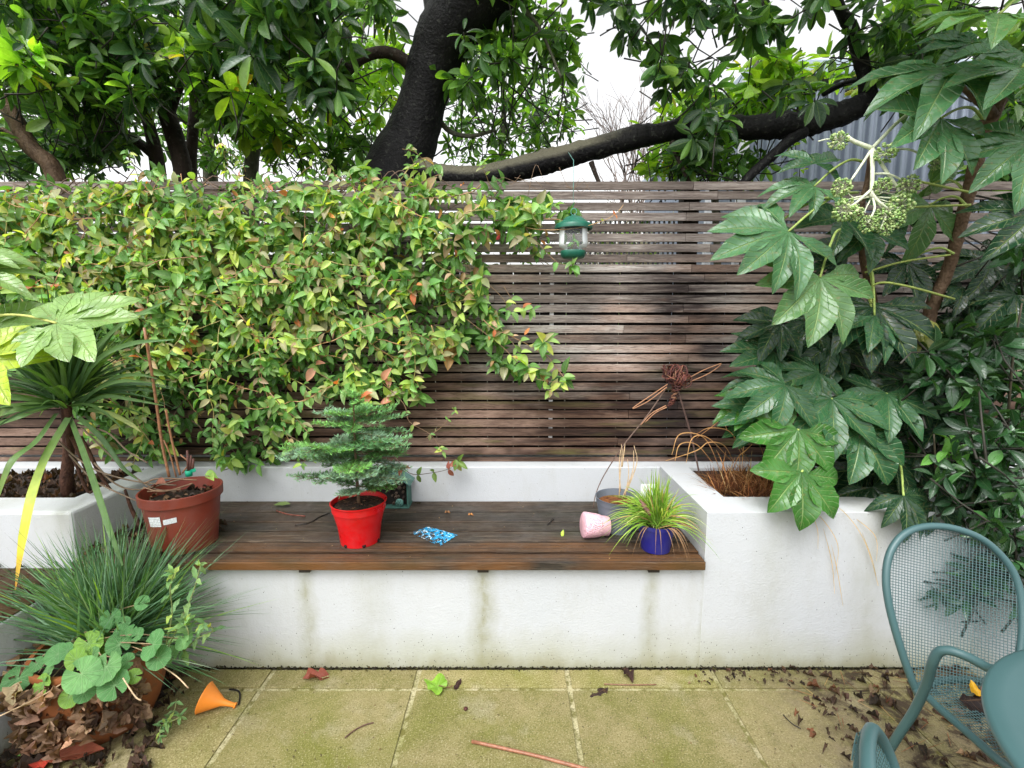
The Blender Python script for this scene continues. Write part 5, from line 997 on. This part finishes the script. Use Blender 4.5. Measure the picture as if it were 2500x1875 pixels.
# bird feeder
FY = 2.28; GRN = mat_plain('green_plastic', (.012, .11, .07), .35, .4, 0, .25, 30); t = thing('bird_feeder', 'green lidded clear plastic bird feeder hanging on a wire before the fence', 'bird feeder', aty(1398, 630, FY))
k = mpp(aty(1400, 570, FY)); z = lambda py: aty(1400, py, FY)[2]; X = aty(1400, 560, FY)[0]; P3 = lambda r, py: (r*k, z(py)-z(560)); o = (X, FY, z(560))
b = B(); lathe(b, [P3(0, 527), P3(8, 527), P3(20, 531), P3(31, 540), P3(36, 545), P3(43, 548), P3(46, 553), P3(46, 560), P3(42, 561), P3(40, 553), P3(20, 550)], o, 44); b.build('lid', GRN, t, sharp=50)
b = B(); lathe(b, [P3(22, 551), P3(22, 566)], o, 30); b.build('inner_collar', mat_plain('dark_plastic', (.02, .015, .02), .4), t)
m = M('clear_plastic', .08, .5); m.b.inputs['Transmission Weight'].default_value = .0; m.col((.82, .86, .88)); tr = m.N.new('ShaderNodeBsdfTransparent'); tr.inputs[0].default_value = (.93, .95, .96, 1); mx = m.N.new('ShaderNodeMixShader'); fr = m.N.new('ShaderNodeFresnel'); m.L.new(m.math('ADD', m.math('MULTIPLY', fr.outputs[0], .9), .05, True), mx.inputs[0]); m.L.new(tr.outputs[0], mx.inputs[1]); m.L.new(m.b.outputs[0], mx.inputs[2]); m.L.new(mx.outputs[0], m.N['Material Output'].inputs[0])
b = B(); lathe(b, [P3(34, 556), P3(35, 590), P3(35, 597), P3(33, 603), P3(23, 607), P3(21, 612), P3(23, 617)], o, 40); b.build('jar', m.m, t)
b = B(); lathe(b, [P3(0, 622), P3(24, 620), P3(30, 613), P3(31, 616), P3(29, 627), P3(24, 631), P3(0, 632)], o, 40); b.build('tray', GRN, t, sharp=50)
b = B(); a = np.linspace(0, 6.283, 18)[:-1]; tube(b, [(X+.0+7*k*math.cos(q)-.0, FY, z(517)+8*k*math.sin(q)) for q in a], .0018, 6, (.02, .16, .10), closed=True)
tube(b, [(X-.003, FY, z(510)), (X-.004, FY, z(455)), (X-.0045, FY+.0, z(392)), (X-.004, FY+.22, z(330))], .0013, 6, (.12, .30, .26)); b.build('hanging_wire', mat_plain('green_wire', (.10, .28, .24), .35), t)
# ============================================================ TERRACOTTA POT CORNER
PX, PY = -1.462, 1.535; HT = .30
t = thing('terracotta_pot', 'round terracotta pot overgrown with blue green grass, scalloped leaves and dead brown leaves', 'pot', (PX, PY, 0))
m = M('terracotta', .6, .35); a = m.noise(m.pos(), 9, 5); m.col(m.mix(m.ramp(m.noise(m.pos(), 22, 4), (.55, 0.), (.7, .5)), m.mix(a, (.17, .055, .018), (.30, .105, .035)), (.10, .06, .03))); m.bump(a, .3, .01)
b = B(); lathe(b, [(0, .004), (.128, .004), (.134, 0), (.142, .012), (.158, .05), (.176, .11), (.186, .17), (.186, .22), (.176, .26), (.172, .268), (.184, .272), (.19, .285), (.186, HT), (.172, HT), (.168, .27)], (PX, PY, 0), 64, wob=.01); b.build('pot', m.m, t, sharp=50)
b = B(); lathe(b, [(0, HT-.01), (.172, HT-.02)], (PX, PY, 0), 40); b.build('soil', SOIL, t)
b = B(); c0 = np.array((PX+.02, PY+.035, HT-.01)); n = 1350
az = rng.uniform(-np.pi, np.pi, n); el = np.radians(np.clip(rng.normal(38, 27, n), -8, 86)); d = np.stack([np.cos(az)*np.cos(el)*1.15, np.sin(az)*np.cos(el)*.75, np.sin(el)], -1)
kp = ~((d[:, 1] < -.12) & (el < R(38)) & (np.abs(d[:, 0]) < .95)); az, el, d = az[kp], el[kp], d[kp]; n = len(d)
blades(b, c0+np.c_[rng.normal(size=(n, 2))*.045, np.zeros(n)], d, rng.uniform(.28, .53, n), rng.uniform(.005, .0082, n), rng.uniform(.02, .16, n), pick([(4, .075, .17, .085), (3, .12, .23, .14), (3, .05, .13, .04), (.8, .20, .31, .20), (.5, .17, .30, .05)], n), 6, tipw=.0)
for (x, y) in ((690, 1422), (625, 1455), (605, 1470), (600, 1190), (560, 1215), (605, 1530), (570, 1560), (600, 1595), (0, 1290), (20, 1270)):
    e = aty(x, y, 1.5); q = nrm(e-c0); blades(b, [c0], [q+np.array((0, 0, .05))], [np.linalg.norm(e-c0)*1.02], .0045, .05, (.09, .15, .10), 7, tipw=0)
b.build('grass', L_GRASS, t)
# scalloped round leaves
def scallop(b, hub, r, n, col, rot=0, cup=.25):
    n = nrm(n); x = nrm(np.cross(n, (0.1, 0, 1.))); y = np.cross(n, x); A = 56; Rg = 5; V, U = [], []
    a0 = R(rot)
    for i in range(Rg+1):
        for j in range(A+1):
            th = a0+R(12)+(2*math.pi-R(24))*j/A; lobes = 9; ph = (j/A*lobes) % 1
            rr = r*(i/Rg)*(1-.055*(abs(ph-.5)*2)**4*(i/Rg)**2)*(1-.12*math.cos(th-a0)); z = cup*r*(i/Rg)**2*(.4+.12*math.sin(3*th+hub[0]*90))+.03*r*math.cos(ph*6.283)*(i/Rg)
            V.append(hub+x*rr*math.cos(th)+y*rr*math.sin(th)+n*z); U.append(((ph-.5)*2*(i/Rg), i/Rg*.5))
    b.add(V, [(i*(A+1)+j, i*(A+1)+j+1, (i+1)*(A+1)+j+1, (i+1)*(A+1)+j) for i in range(Rg) for j in range(A)], U, np.array(col)*random.uniform(.85, 1.15))
b = B(); bs = B(); SG = [(.065, .18, .075), (.10, .23, .10), (.14, .27, .06)]
for (px, py, r, Y, g) in ((45, 1656, 33, 1.36, 0), (106, 1674, 27, 1.34, 2), (199, 1645, 42, 1.30, 1), (260, 1627, 38, 1.32, 1), (280, 1674, 36, 1.30, 0), (187, 1613, 28, 1.36, 2), (215, 1570, 31, 1.40, 2), (292, 1574, 28, 1.40, 0), (373, 1574, 36, 1.38, 0), (385, 1606, 28, 1.36, 0), (142, 1597, 26, 1.38, 0), (250, 1580, 24, 1.42, 2), (312, 1615, 20, 1.36, 0), (296, 1545, 17, 1.42, 0), (271, 1507, 24, 1.46, 0), (270, 1525, 18, 1.45, 0), (322, 1538, 14, 1.42, 0), (450, 1563, 22, 1.42, 1), (225, 1598, 20, 1.38, 1), (350, 1472, 18, 1.45, 0), (60, 1690, 20, 1.36, 0), (170, 1700, 24, 1.33, 2), (335, 1550, 16, 1.40, 0), (300, 1520, 15, 1.44, 0), (420, 1600, 20, 1.42, 1), (240, 1545, 18, 1.44, 1), (205, 1690, 24, 1.30, 0), (120, 1640, 22, 1.36, 1), (330, 1650, 18, 1.33, 2), (165, 1590, 20, 1.38, 0), (230, 1655, 20, 1.34, 2), (90, 1620, 18, 1.38, 0)):
    p = aty(px, py, Y); p[0] += .0; scallop(b, p, r*mpp(p)*.98, np.array((random.gauss(0, .25), -.8, .65+random.gauss(0, .15))), SG[g], random.uniform(0, 360))
    e = np.array((PX+random.gauss(0, .05), PY-.03+random.gauss(0, .04), HT)); tube(bs, smooth_path([p+np.array((0, .006, -.002)), (p+e)/2+np.array((0, 0, .03)), e], 4), .0018, 5, (.25, .18, .10))
b.build('round_leaves', L_SOFT, t)
for q in (((0, 1748, 1.2), (100, 1700, 1.3), (165, 1660, 1.36)), ((300, 1655, 1.3), (330, 1700, 1.28), (345, 1710, 1.28)), ((385, 1620, 1.4), (430, 1650, 1.36), (460, 1680, 1.34))): tube(bs, smooth_path([aty(*p) for p in q], 4), .002, 5, (.5, .36, .22))
bs.build('leaf_stalks', STEM, t)
# dead crumpled leaves round the rim
TD = leaf_t(8, .45, .3, .72, .48, 5, .7); TD2 = leaf_t(8, .9, .4, .55, .5, 5, .9)
DB = [(3, .19, .115, .075), (2, .12, .07, .048), (2, .28, .18, .12), (1, .38, .27, .18), (.5, .06, .04, .025)]
b = B(); n = 250; az = rng.uniform(-3.3, -.35, n); r = rng.uniform(.165, .225, n); z = rng.uniform(.10, .31, n)*np.where(az < -.9, 1, 1.0)
P = np.stack([PX+r*np.cos(az), PY+r*np.sin(az), np.clip(z, .10, .31)], -1); D = np.stack([np.cos(az)*.25, np.sin(az)*.25, np.full(n, -1.)], -1)+rng.normal(size=(n, 3))*.45
N_ = np.stack([np.cos(az), np.sin(az), np.full(n, .3)], -1)+rng.normal(size=(n, 3))*.6
inst(b, TD, P[::2], D[::2], N_[::2], rng.uniform(.04, .075, len(P[::2])), pick(DB, len(P[::2]))); inst(b, TD2, P[1::2], D[1::2], N_[1::2], rng.uniform(.035, .065, len(P[1::2])), pick(DB, len(P[1::2])))
b.build('dead_leaves', L_DEAD, t)
# pale serrated weeds
T_MINT = leaf_t(9, .3, .25, .34, .45, 5, .5)
def weed(name, label, lines, loc, cols=((1, .20, .34, .13), (1, .14, .27, .11), (.5, .30, .42, .10)), s=(.035, .055)):
    t = thing(name, label, 'weed', loc); b, bs = B(), B()
    for pts in lines:
        Q = smooth_path([aty(*p) for p in pts], 4); tube(bs, Q, .0018, 5, (.22, .26, .10))
        for i in range(1, len(Q), 3):
            a = random.random()*3; tg = nrm(Q[i]-Q[i-1])
            p1 = nrm(np.cross(tg, (0.2, -1., .1))); p2 = np.cross(tg, p1)
            for k in range(2 if i < len(Q)-2 else 4):
                an = a+k*(math.pi if i < len(Q)-2 else math.pi/2); d_ = nrm(p1*math.cos(an)+p2*math.sin(an)+tg*.5+np.array((0, -.2, 0))); inst(b, T_MINT, Q[i], d_, (0, -.5, .9), random.uniform(*s), pick(cols, 1)[0])
        inst(b, T_MINT, [Q[-1]]*4, rng.normal(size=(4, 3))+np.array((0, -.4, .3)), (0, -.6, .8), s[0], pick(cols, 4))
    b.build('leaves', L_SOFT, t); bs.build('stems', STEM, t)
weed('leafy_weed', 'pale serrated weed stems growing up beside the blue green grass', [[(400, 1600, 1.46), (430, 1540, 1.42), (470, 1450, 1.38), (490, 1380, 1.36)], [(400, 1600, 1.46), (420, 1500, 1.42), (415, 1440, 1.38), (425, 1400, 1.37)], [(440, 1600, 1.46), (480, 1560, 1.42), (520, 1540, 1.4), (500, 1520, 1.4)], [(440, 1600, 1.46), (460, 1550, 1.4), (450, 1520, 1.4)]], (PX+.12, PY, HT))
weed('leafy_weed', 'small pale weed sprouting from the paving beside the terracotta pot', [[(420, 1750, 1.52), (405, 1765, 1.48), (392, 1775, 1.45), (390, 1800, 1.42)], [(432, 1705, 1.52), (425, 1735, 1.49), (405, 1765, 1.46)], [(400, 1770, 1.46), (440, 1750, 1.45)]], (aty(430, 1760, 1.52)[0], 1.52, 0), s=(.022, .036))

# orange funnel + black hook
c = atz(545, 1735, 0); t = thing('funnel', 'orange plastic funnel lying on its side on the paving near the terracotta pot', 'funnel', c)
o = atz(492, 1740, 0)+np.array((0, .02, .044)); ax = nrm(np.array((1, .04, -.33))); b = B()
lathe(b, [(.052, .0), (.053, .001), (.05, .004), (.013, .068), (.0095, .085), (.0065, .115), (.0048, .118), (.006, .085), (.010, .068), (.047, .004), (.050, .0)], o, 40, axis=ax)
b.build('cone', mat_plain('orange_plastic', (.85, .26, .03), .35, .45, 0, .06, 20), t); b = B(); e = o+ax*.112; lathe(b, [(.006, 0), (.010, 0), (.010, .006), (.006, .006)], e, 16, axis=ax); b.build('spout_ring', bpy.data.materials['orange_plastic'], t)
b = B(); tube(b, smooth_path([atz(583, 1720, .004), atz(586, 1700, .006), atz(583, 1688, .006), atz(572, 1684, .006), atz(560, 1683, .005)], 4), .0032, 7, (.01, .01, .01)); tag(b.build('hook', STEM), 'small black metal hook lying beside the orange funnel', 'hook')

# ------------------------------------------------------------ things on the floor
def bamboo(name, label, cat, pts, r, col, z=None):
    b = B(); tube(b, smooth_path([atz(x, y, (z or r)+.002) for x, y in pts], 5), r, 8, col, rough=.04); ob = b.build(name, bpy.data.materials['bamboo']); tag(ob, label, cat); return ob
bamboo('bamboo_cane', 'reddish brown bamboo cane lying across the paving at the bottom centre', 'cane', [(1152, 1810), (1300, 1843), (1440, 1880), (1600, 1925)], .0055, (.26, .11, .06))
bamboo('twig', 'thin dark curved twig lying on the slab left of the bamboo cane', 'twig', [(842, 1801), (865, 1783), (890, 1770), (912, 1764)], .0022, (.10, .05, .035))
bamboo('twig', 'long thin twig lying along the joint below the two black leaves', 'twig', [(1475, 1670), (1540, 1672), (1602, 1671)], .0022, (.20, .10, .06))
bamboo('twig', 'short black twig lying on the paving slab right of centre', 'twig', [(1912, 1745), (1932, 1765), (1955, 1779)], .0018, (.03, .02, .015))
def fleaf(label, px, py, size, ang, col, tm, z=0.004, name='fallen_leaf', cat='leaf', tilt=.15, mt=None, base=0., curl=None, w_=1.):
    b = B(); a = R(ang); inst(b, tm, atz(px, py, z+base), (math.cos(a), math.sin(a), tilt), (random.gauss(0, .15), -.2, 1), size, col, w_); ob = b.build(name, mt or L_DEAD); tag(ob, label, cat); return ob
TF = leaf_t(8, .6, .35, .42, .5, 5, .9); TF2 = leaf_t(8, -.5, -.05, .45, .5, 5, .6)
fleaf('curled reddish brown dead leaf lying at the foot of the white wall', 738, 1657, .115, 8, (.25, .07, .05), TF, tilt=.12, w_=.8)
fleaf('black wet leaf lying just below the joint under the twig', 1440, 1700, .085, 25, (.03, .018, .016), TF2, tilt=.05, w_=1.3)
fleaf('black wet leaf standing curled against the foot of the white wall', 1545, 1668, .085, 105, (.045, .022, .02), TF, tilt=.25)
fleaf('tiny black curled leaf beside the green ivy leaf', 1108, 1682, .05, 60, (.035, .015, .015), TF2, tilt=.2)
fleaf('long orange red leaf lying in front of the terracotta pot', 108, 1858, .165, 14, (.30, .085, .05), leaf_t(8, .25, .05, .34, .5, 5, .2), z=.02, tilt=.06)
fleaf('bright green leaf with red tip in the bottom left corner', 42, 1845, .085, 60, (.10, .28, .04), TF2, z=.02, tilt=.2, mt=L_VINE)
fleaf('scarlet leaf at the very bottom left of the picture', 28, 1878, .11, 20, (.50, .05, .03), TF2, z=.02, tilt=.05)
b = B(); iv = atz(1093, 1676, .006); 
def ivy(b, hub, s, ang, col):
    th = np.linspace(0, 2*np.pi, 49)[:-1]; r = s*(.62+.30*np.maximum(0, np.cos(2.5*(th)))**1.5*(np.cos(th/2)**2+.35)-.30*np.exp(-((th-np.pi)/.3)**2))
    V = [hub]; U = [(0, 0)]
    for k in (.5, 1.): 
        for q, rr in zip(th, r): V.append(hub+np.array((math.cos(q+R(ang))*rr*k, math.sin(q+R(ang))*rr*k, .006*math.sin(q*5)*k+.008*k))); U.append((math.sin(q*2.5)*k, k*.6))
    n = 48; b.add(V, [np.array([(0, 1+i, 1+(i+1) % n) for i in range(n)]), np.array([(1+i, 1+n+i, 1+n+(i+1) % n, 1+(i+1) % n) for i in range(n)])], U, col)
ivy(b, iv-np.array((.04, 0, 0)), .062, 150, (.22, .42, .04)); tube(b, smooth_path([iv-np.array((.035, 0, -.004)), iv+np.array((.005, -.004, 0)), iv+np.array((.02, .004, .002))], 4), .0018, 5, (.2, .08, .05)); tag(b.build('ivy_leaf', L_VINE), 'fresh lime green ivy leaf lying on the paving joint', 'leaf')
b = B(); lathe(b, [(0, 0), (.006, .001), (.0085, .005), (.006, .009), (0, .010)], atz(1137, 1733, 0), 12, c=(.06, .015, .012)); tag(b.build('berry', STEM), 'small dark red berry lying on the middle paving slab', 'berry')
fleaf('yellow green leaf lying on the bench left of the pink pot', 1372, 1309, .035, 75, (.45, .60, .10), TF2, base=ZB, tilt=.5, mt=L_VINE)
fleaf('half green leaf leaning against the back ledge on the left of the bench', 668, 1233, .085, 3, (.12, .18, .05), leaf_t(8, .2, -.02, .45, .5, 5, .1), base=ZB+.006, tilt=.02, mt=L_VINE)
fleaf('small orange brown leaf lying on the bench boards right of the insect house', 1142, 1258, .03, 15, (.55, .26, .10), TF, base=ZB)
fleaf('tan curled leaf lying next to the insect house', 1085, 1252, .032, 10, (.35, .18, .09), TF, base=ZB)
fleaf('dark pointed leaf lying against the ledge by the insect house', 1012, 1225, .05, -25, (.04, .035, .025), TF2, base=ZB, tilt=.15)
bamboo('twig', 'reddish twig on the bench left of the red pot', 'twig', [(675, 1247), (705, 1256), (745, 1260)], .003, (.20, .06, .04), ZB+.003)
bamboo('twig', 'black forked twig on the bench close to the red pot', 'twig', [(720, 1282), (755, 1276), (780, 1262), (805, 1252)], .0028, (.02, .015, .012), ZB+.003)
bamboo('twig', 'short black twig on the bench left of the pink pot', 'twig', [(1336, 1281), (1345, 1273), (1352, 1267)], .0028, (.02, .015, .012), ZB+.003)

# leaf litter (uncountable)
def litter(b, poly, z, n, size, pal, Tm=None, up=.25):
    k = 0; xs = [p[0] for p in poly]; ys_ = [p[1] for p in poly]
    while k < n:
        x, y = random.uniform(min(xs), max(xs)), random.uniform(min(ys_), max(ys_))
        if not inpoly(x, y, poly): continue
        k += 1; a = random.random()*6.283; inst(b, Tm or random.choice((TD, TF, TD2)), (x, y, z+random.uniform(.0, .014)), (math.cos(a), math.sin(a), random.gauss(.03, .12)), (random.gauss(0, up), random.gauss(0, up), 1), random.uniform(*size), pick(pal, 1)[0], random.uniform(.4, 1))
DBL = [(3, .050, .032, .024), (3, .085, .050, .036), (2, .024, .017, .013), (.7, .16, .07, .04), (.5, .24, .16, .10)]
b = B(); litter(b, [(-2.6, 1.0), (XLS+.02, 1.0), (XLS+.0, 1.77), (-2.6, 1.77)], ZW+.006, 300, (.02, .05), DBL); 
litter(b, [(-1.74, 1.80), (-1.38, 1.80), (-1.32, 2.05), (-1.74, 2.3)], ZB+.004, 130, (.02, .05), DBL); litter(b, [(-2.6, 1.95), (-1.9, 1.95), (-1.9, 2.38), (-2.6, 2.38)], .635, 200, (.03, .06), DBL)
box(b, -2.6, XLS-.004, 1.0, 1.776, ZW+.0005, ZW+.006, (.02, .014, .01)); tag(b.build('leaf_litter', L_DEAD), 'dark rotting leaf litter covering the low wall, bench end and soil on the left', 'leaf litter', kind='stuff')
b = B(); litter(b, [(-1.68, .8), (-1.2, 1.0), (-1.25, 1.3), (-1.68, 1.3)], .003, 60, (.02, .05), DBL); litter(b, [(-1.68, 1.0), (-1.10, 1.30), (-1.25, 1.50), (-1.22, 1.74), (-1.68, 1.76)], .002, 200, (.02, .06), DBL); litter(b, [(-1.68, .9), (-1.45, .9), (-1.5, 1.4), (-1.68, 1.5)], .003, 90, (.05, .09), DBL)
tag(b.build('leaf_litter', L_DEAD), 'brown leaf litter gathered on the paving around the terracotta pot', 'leaf litter', kind='stuff')
b = B(); litter(b, [(1.12, 1.77), (1.87, 1.77), (1.87, .9), (1.15, 1.0), (1.32, 1.42)], .002, 210, (.02, .06), DBL); litter(b, [(.7, 1.68), (1.2, 1.67), (1.2, 1.77), (.75, 1.77)], .001, 60, (.008, .025), DBL); litter(b, [(1.0, 1.5), (1.2, 1.7), (1.3, 1.4), (1.1, 1.2)], .001, 40, (.015, .04), DBL)
n = 90; x = rng.uniform(1.1, 1.85, n); y = rng.uniform(1.1, 1.76, n); a = rng.uniform(0, 6.28, n); blades(b, np.c_[x, y, np.full(n, .008)], np.c_[np.cos(a), np.sin(a), np.full(n, .03)], rng.uniform(.05, .16, n), .0022, 0.02, pick([(1, .25, .10, .05), (1, .10, .05, .03), (.5, .45, .28, .12)], n), 5)
tag(b.build('leaf_litter', L_DEAD), 'brown leaf and straw litter gathered on the paving under the chair', 'leaf litter', kind='stuff')
# small debris: crumbs on paving and bench, dirt line at the wall foot
b = B(); n = 420; P = np.c_[rng.uniform(-1.3, 1.3, n), rng.uniform(1.2, 1.77, n), np.full(n, .003)]; a = rng.uniform(0, 6.28, n)
inst(b, leaf_t(2, .3, .3, .35), P, np.c_[np.cos(a), np.sin(a), np.zeros(n)], (0, 0, 1.), rng.uniform(.003, .011, n), pick(DBL, n)); n = 420; P = np.c_[rng.uniform(-1.5, .75, n), rng.uniform(1.76, 2.38, n)**1.0, np.full(n, ZB+.003)]; a = rng.uniform(0, 6.28, n)
inst(b, leaf_t(2, .3, .3, .35), P, np.c_[np.cos(a), np.sin(a), np.zeros(n)], (0, 0, 1.), rng.uniform(.003, .012, n), pick(DBL+[(1.5, .45, .32, .18)], n))
n = 1500; P = np.c_[rng.uniform(-1.4, 1.88, n), YF-.002-np.abs(rng.normal(size=n))*.006, rng.uniform(0, .006, n)]; inst(b, leaf_t(2, .3, .3, .5), P, rng.normal(size=(n, 3))*np.array((1, .3, .3)), (0, -.5, 1.), rng.uniform(.005, .014, n), pick([(2, .02, .018, .012), (1, .05, .05, .015)], n))
tag(b.build('debris', L_DEAD), 'crumbs of dead leaf and black moss scattered on the paving, bench and wall foot', 'debris', kind='stuff')

# ============================================================ CHAIR AND TABLE
PAINT = M('grey_green_paint', .38, .5); PAINT.col(PAINT.mix(PAINT.noise(PAINT.pos(), 8, 4), (.040, .092, .095), (.052, .112, .116))); PAINT.bump(PAINT.noise(PAINT.pos(), 400, 2), .08, .001); PAINT = PAINT.m
RC = np.array((1.20, 1.02, 0)); ch = thing('mesh_chair', 'grey green metal mesh armchair with oval back facing the table in the bottom right corner', 'chair', RC, 'mesh chairs at the table')
def onplane(px, py, p0, n):
    d = np.array(ray(px, py)); o = np.array((0, 0, CH)); k = np.dot(p0-o, n)/np.dot(d, n); return o+d*k
bp0 = np.array((1.1, 1.165, .43)); bn = nrm(np.array((0, -1, .36))); bu = np.array((1., 0, 0)); bv = nrm(np.cross(bn, bu)); bv = bv if bv[2] > 0 else -bv
BO = [(2246, 1705), (2222, 1650), (2195, 1570), (2171, 1480), (2163, 1410), (2173, 1350), (2205, 1306), (2255, 1286), (2320, 1288), (2390, 1312), (2442, 1354), (2477, 1405), (2494, 1470), (2496, 1540), (2490, 1600), (2478, 1660), (2460, 1705)]
def mesh_panel(b, outl, p0, U, V_, N, pu, pv, r, bow=0.0, sh=.0):
    P = np.array([((q-p0)@U, (q-p0)@V_) for q in outl]); poly = [tuple(p) for p in P]; cen = P.mean(0); ext = P.max(0)-P.min(0)
    def pt(u, v, off=0): return p0+U*u+V_*v+N*(-bow*(1-min(1, ((u-cen[0])/(ext[0]/2))**2))+off)
    def seg(line, off):
        ins = [inpoly(u, v, poly) for u, v in line]; i = 0
        while i < len(line):
            if ins[i]:
                j = i
                while j+1 < len(line) and ins[j+1]: j += 1
                if j > i: tube(b, [pt(*line[k], off) for k in range(i, j+1)], r, 4)
                i = j+1
            else: i += 1
    lo, hi = P.min(0), P.max(0)
    for v in np.arange(lo[1]-ext[0]*abs(sh), hi[1]+ext[0]*abs(sh), pv): seg([(u, v+sh*(u-cen[0])) for u in np.linspace(lo[0], hi[0], 60)], 0)
    for u in np.arange(lo[0]-ext[1]*abs(sh), hi[0]+ext[1]*abs(sh), pu): seg([(u-sh*(v-cen[1]), v) for v in np.linspace(lo[1], hi[1], 60)], r*.8)
outl = [onplane(x, y, bp0, bn) for x, y in BO]; ow = smooth_path(outl, 6)
b = B(); cen = np.mean(outl, 0); tube(b, ow, .0098, 10); b.build('back_frame', PAINT, ch)
b = B(); mesh_panel(b, list(ow), bp0, bu, bv, bn, .0095, .0078, .00105, .018, -.22); b.build('back_mesh', PAINT, ch, smooth=False)
# seat
SZ = .425; s0 = np.array((1.1, 1.1, SZ)); SO = [atz(x, y, SZ) for x, y in ((2243, 1694), (2262, 1700), (2300, 1735), (2370, 1795), (2460, 1872))]
W2 = ow[-1][0]; SO += [np.array((SO[-1][0]+.05, SO[-1][1]-.09, SZ)), np.array((1.25, .80, SZ-.005)), np.array((1.38, .84, SZ)), np.array((1.44, .95, SZ)), np.array((1.44, 1.08, SZ)), np.array((1.40, 1.165, SZ)), np.array((1.25, 1.20, SZ)), np.array((1.12, 1.175, SZ))]
sw = smooth_path(SO+[SO[0]], 5)[:-1]; b = B(); tube(b, sw, .0098, 10, closed=True); b.build('seat_frame', PAINT, ch)
b = B(); mesh_panel(b, list(sw), s0, bu, np.array((0, 1., 0)), np.array((0, 0, 1.)), .0085, .0085, .00125, .012, .12); b.build('seat_mesh', PAINT, ch, smooth=False)
# arm + leg loops
lb = smooth_path([aty(2440, 1640, .93), aty(2412, 1630, .955), aty(2365, 1605, .99), aty(2320, 1589, 1.015), aty(2292, 1592, 1.03), aty(2276, 1620, 1.04), aty(2262, 1670, 1.06), aty(2232, 1735, 1.09), aty(2190, 1800, 1.12), aty(2158, 1855, 1.15), aty(2120, 1935, 1.19)], 6)
end = lb[-1].copy(); foot = end+(end-lb[-8])/np.linalg.norm(end-lb[-8])*1.0; k_ = (end[2]-.0)/(end[2]-foot[2]) if foot[2] < end[2] else 1; foot = end+(foot-end)*k_; foot[0] = min(foot[0], 1.3)
lf = smooth_path([lb[0], lb[0]+np.array((.03, -.06, -.01)), lb[0]+np.array((.05, -.10, -.06)), np.array((lb[0][0]+.03, lb[0][1]-.09, .35)), np.array((lb[0][0]-.0, lb[0][1]-.12, .003))], 6)
b = B(); tube(b, np.vstack([lf[::-1][:-1], lb]), .0105, 10); tube(b, [end, np.array((foot[0], min(foot[1], 1.42), .003))], .0105, 10); b.build('arm', PAINT, ch)
mx_ = 1.255; fl = lambda p: np.stack([2*mx_-np.asarray(p)[:, 0], np.asarray(p)[:, 1], np.asarray(p)[:, 2]], -1)
b = B(); tube(b, fl(np.vstack([lf[::-1][:-1], lb])), .0105, 10); tube(b, fl([end, np.array((foot[0], min(foot[1], 1.42), .003))]), .0105, 10); b.build('arm', PAINT, ch)
# second chair
c2 = ch.copy(); COL.objects.link(c2); c2.location = (.69, .36, 0); c2.rotation_euler = (0, 0, R(55)); c2['label'] = 'second grey green mesh chair, only the edge of its back showing at the bottom right'
for q in list(ch.children):
    if q.name.startswith('arm'): continue
    d_ = q.copy(); COL.objects.link(d_); d_.parent = c2
# table
TC = (1.20, .515); TR = .425; tb = thing('cafe_table', 'round grey green metal table cut off by the bottom right corner', 'table', (*TC, 0))
b = B(); lathe(b, [(0, .716), (TR-.01, .716), (TR, .710), (TR+.002, .716), (TR, .722), (TR-.006, .725), (TR-.03, .7235), (0, .7225)], (*TC, 0), 96); b.build('tabletop', PAINT, tb, sharp=60)
for a in (45, 135, 225, 315): b = B(); tube(b, smooth_path([(TC[0]+.06*math.cos(R(a)), TC[1]+.06*math.sin(R(a)), .714), (TC[0]+.05*math.cos(R(a)), TC[1]+.05*math.sin(R(a)), .4), (TC[0]+.22*math.cos(R(a)), TC[1]+.22*math.sin(R(a)), .01)], 5), .011, 8); b.build('leg', PAINT, tb)
# leaves lying on the chair seat
b = B(); p = atz(2395, 1690, SZ+.012); inst(b, TF, p, (1, .35, .15), (0, -.3, 1), .07, (.50, .10, .02)); tag(b.build('fallen_leaf', L_DEAD), 'orange red curled leaf lying on the mesh chair seat', 'leaf')
b = B(); p = atz(2345, 1710, SZ+.008); inst(b, TF2, p, (1, .0, .05), (0, -.2, 1), .13, (.02, .012, .012), 1.2); tag(b.build('fallen_leaf', L_DEAD), 'long black wet leaf lying on the mesh chair seat', 'leaf')
b = B(); p = atz(2392, 1700, SZ+.012); inst(b, TF2, p, (.3, .9, .3), (-.5, -.3, 1), .045, (.70, .38, .02)); tag(b.build('fallen_leaf', L_VINE), 'small yellow orange leaf standing on the mesh chair seat', 'leaf')
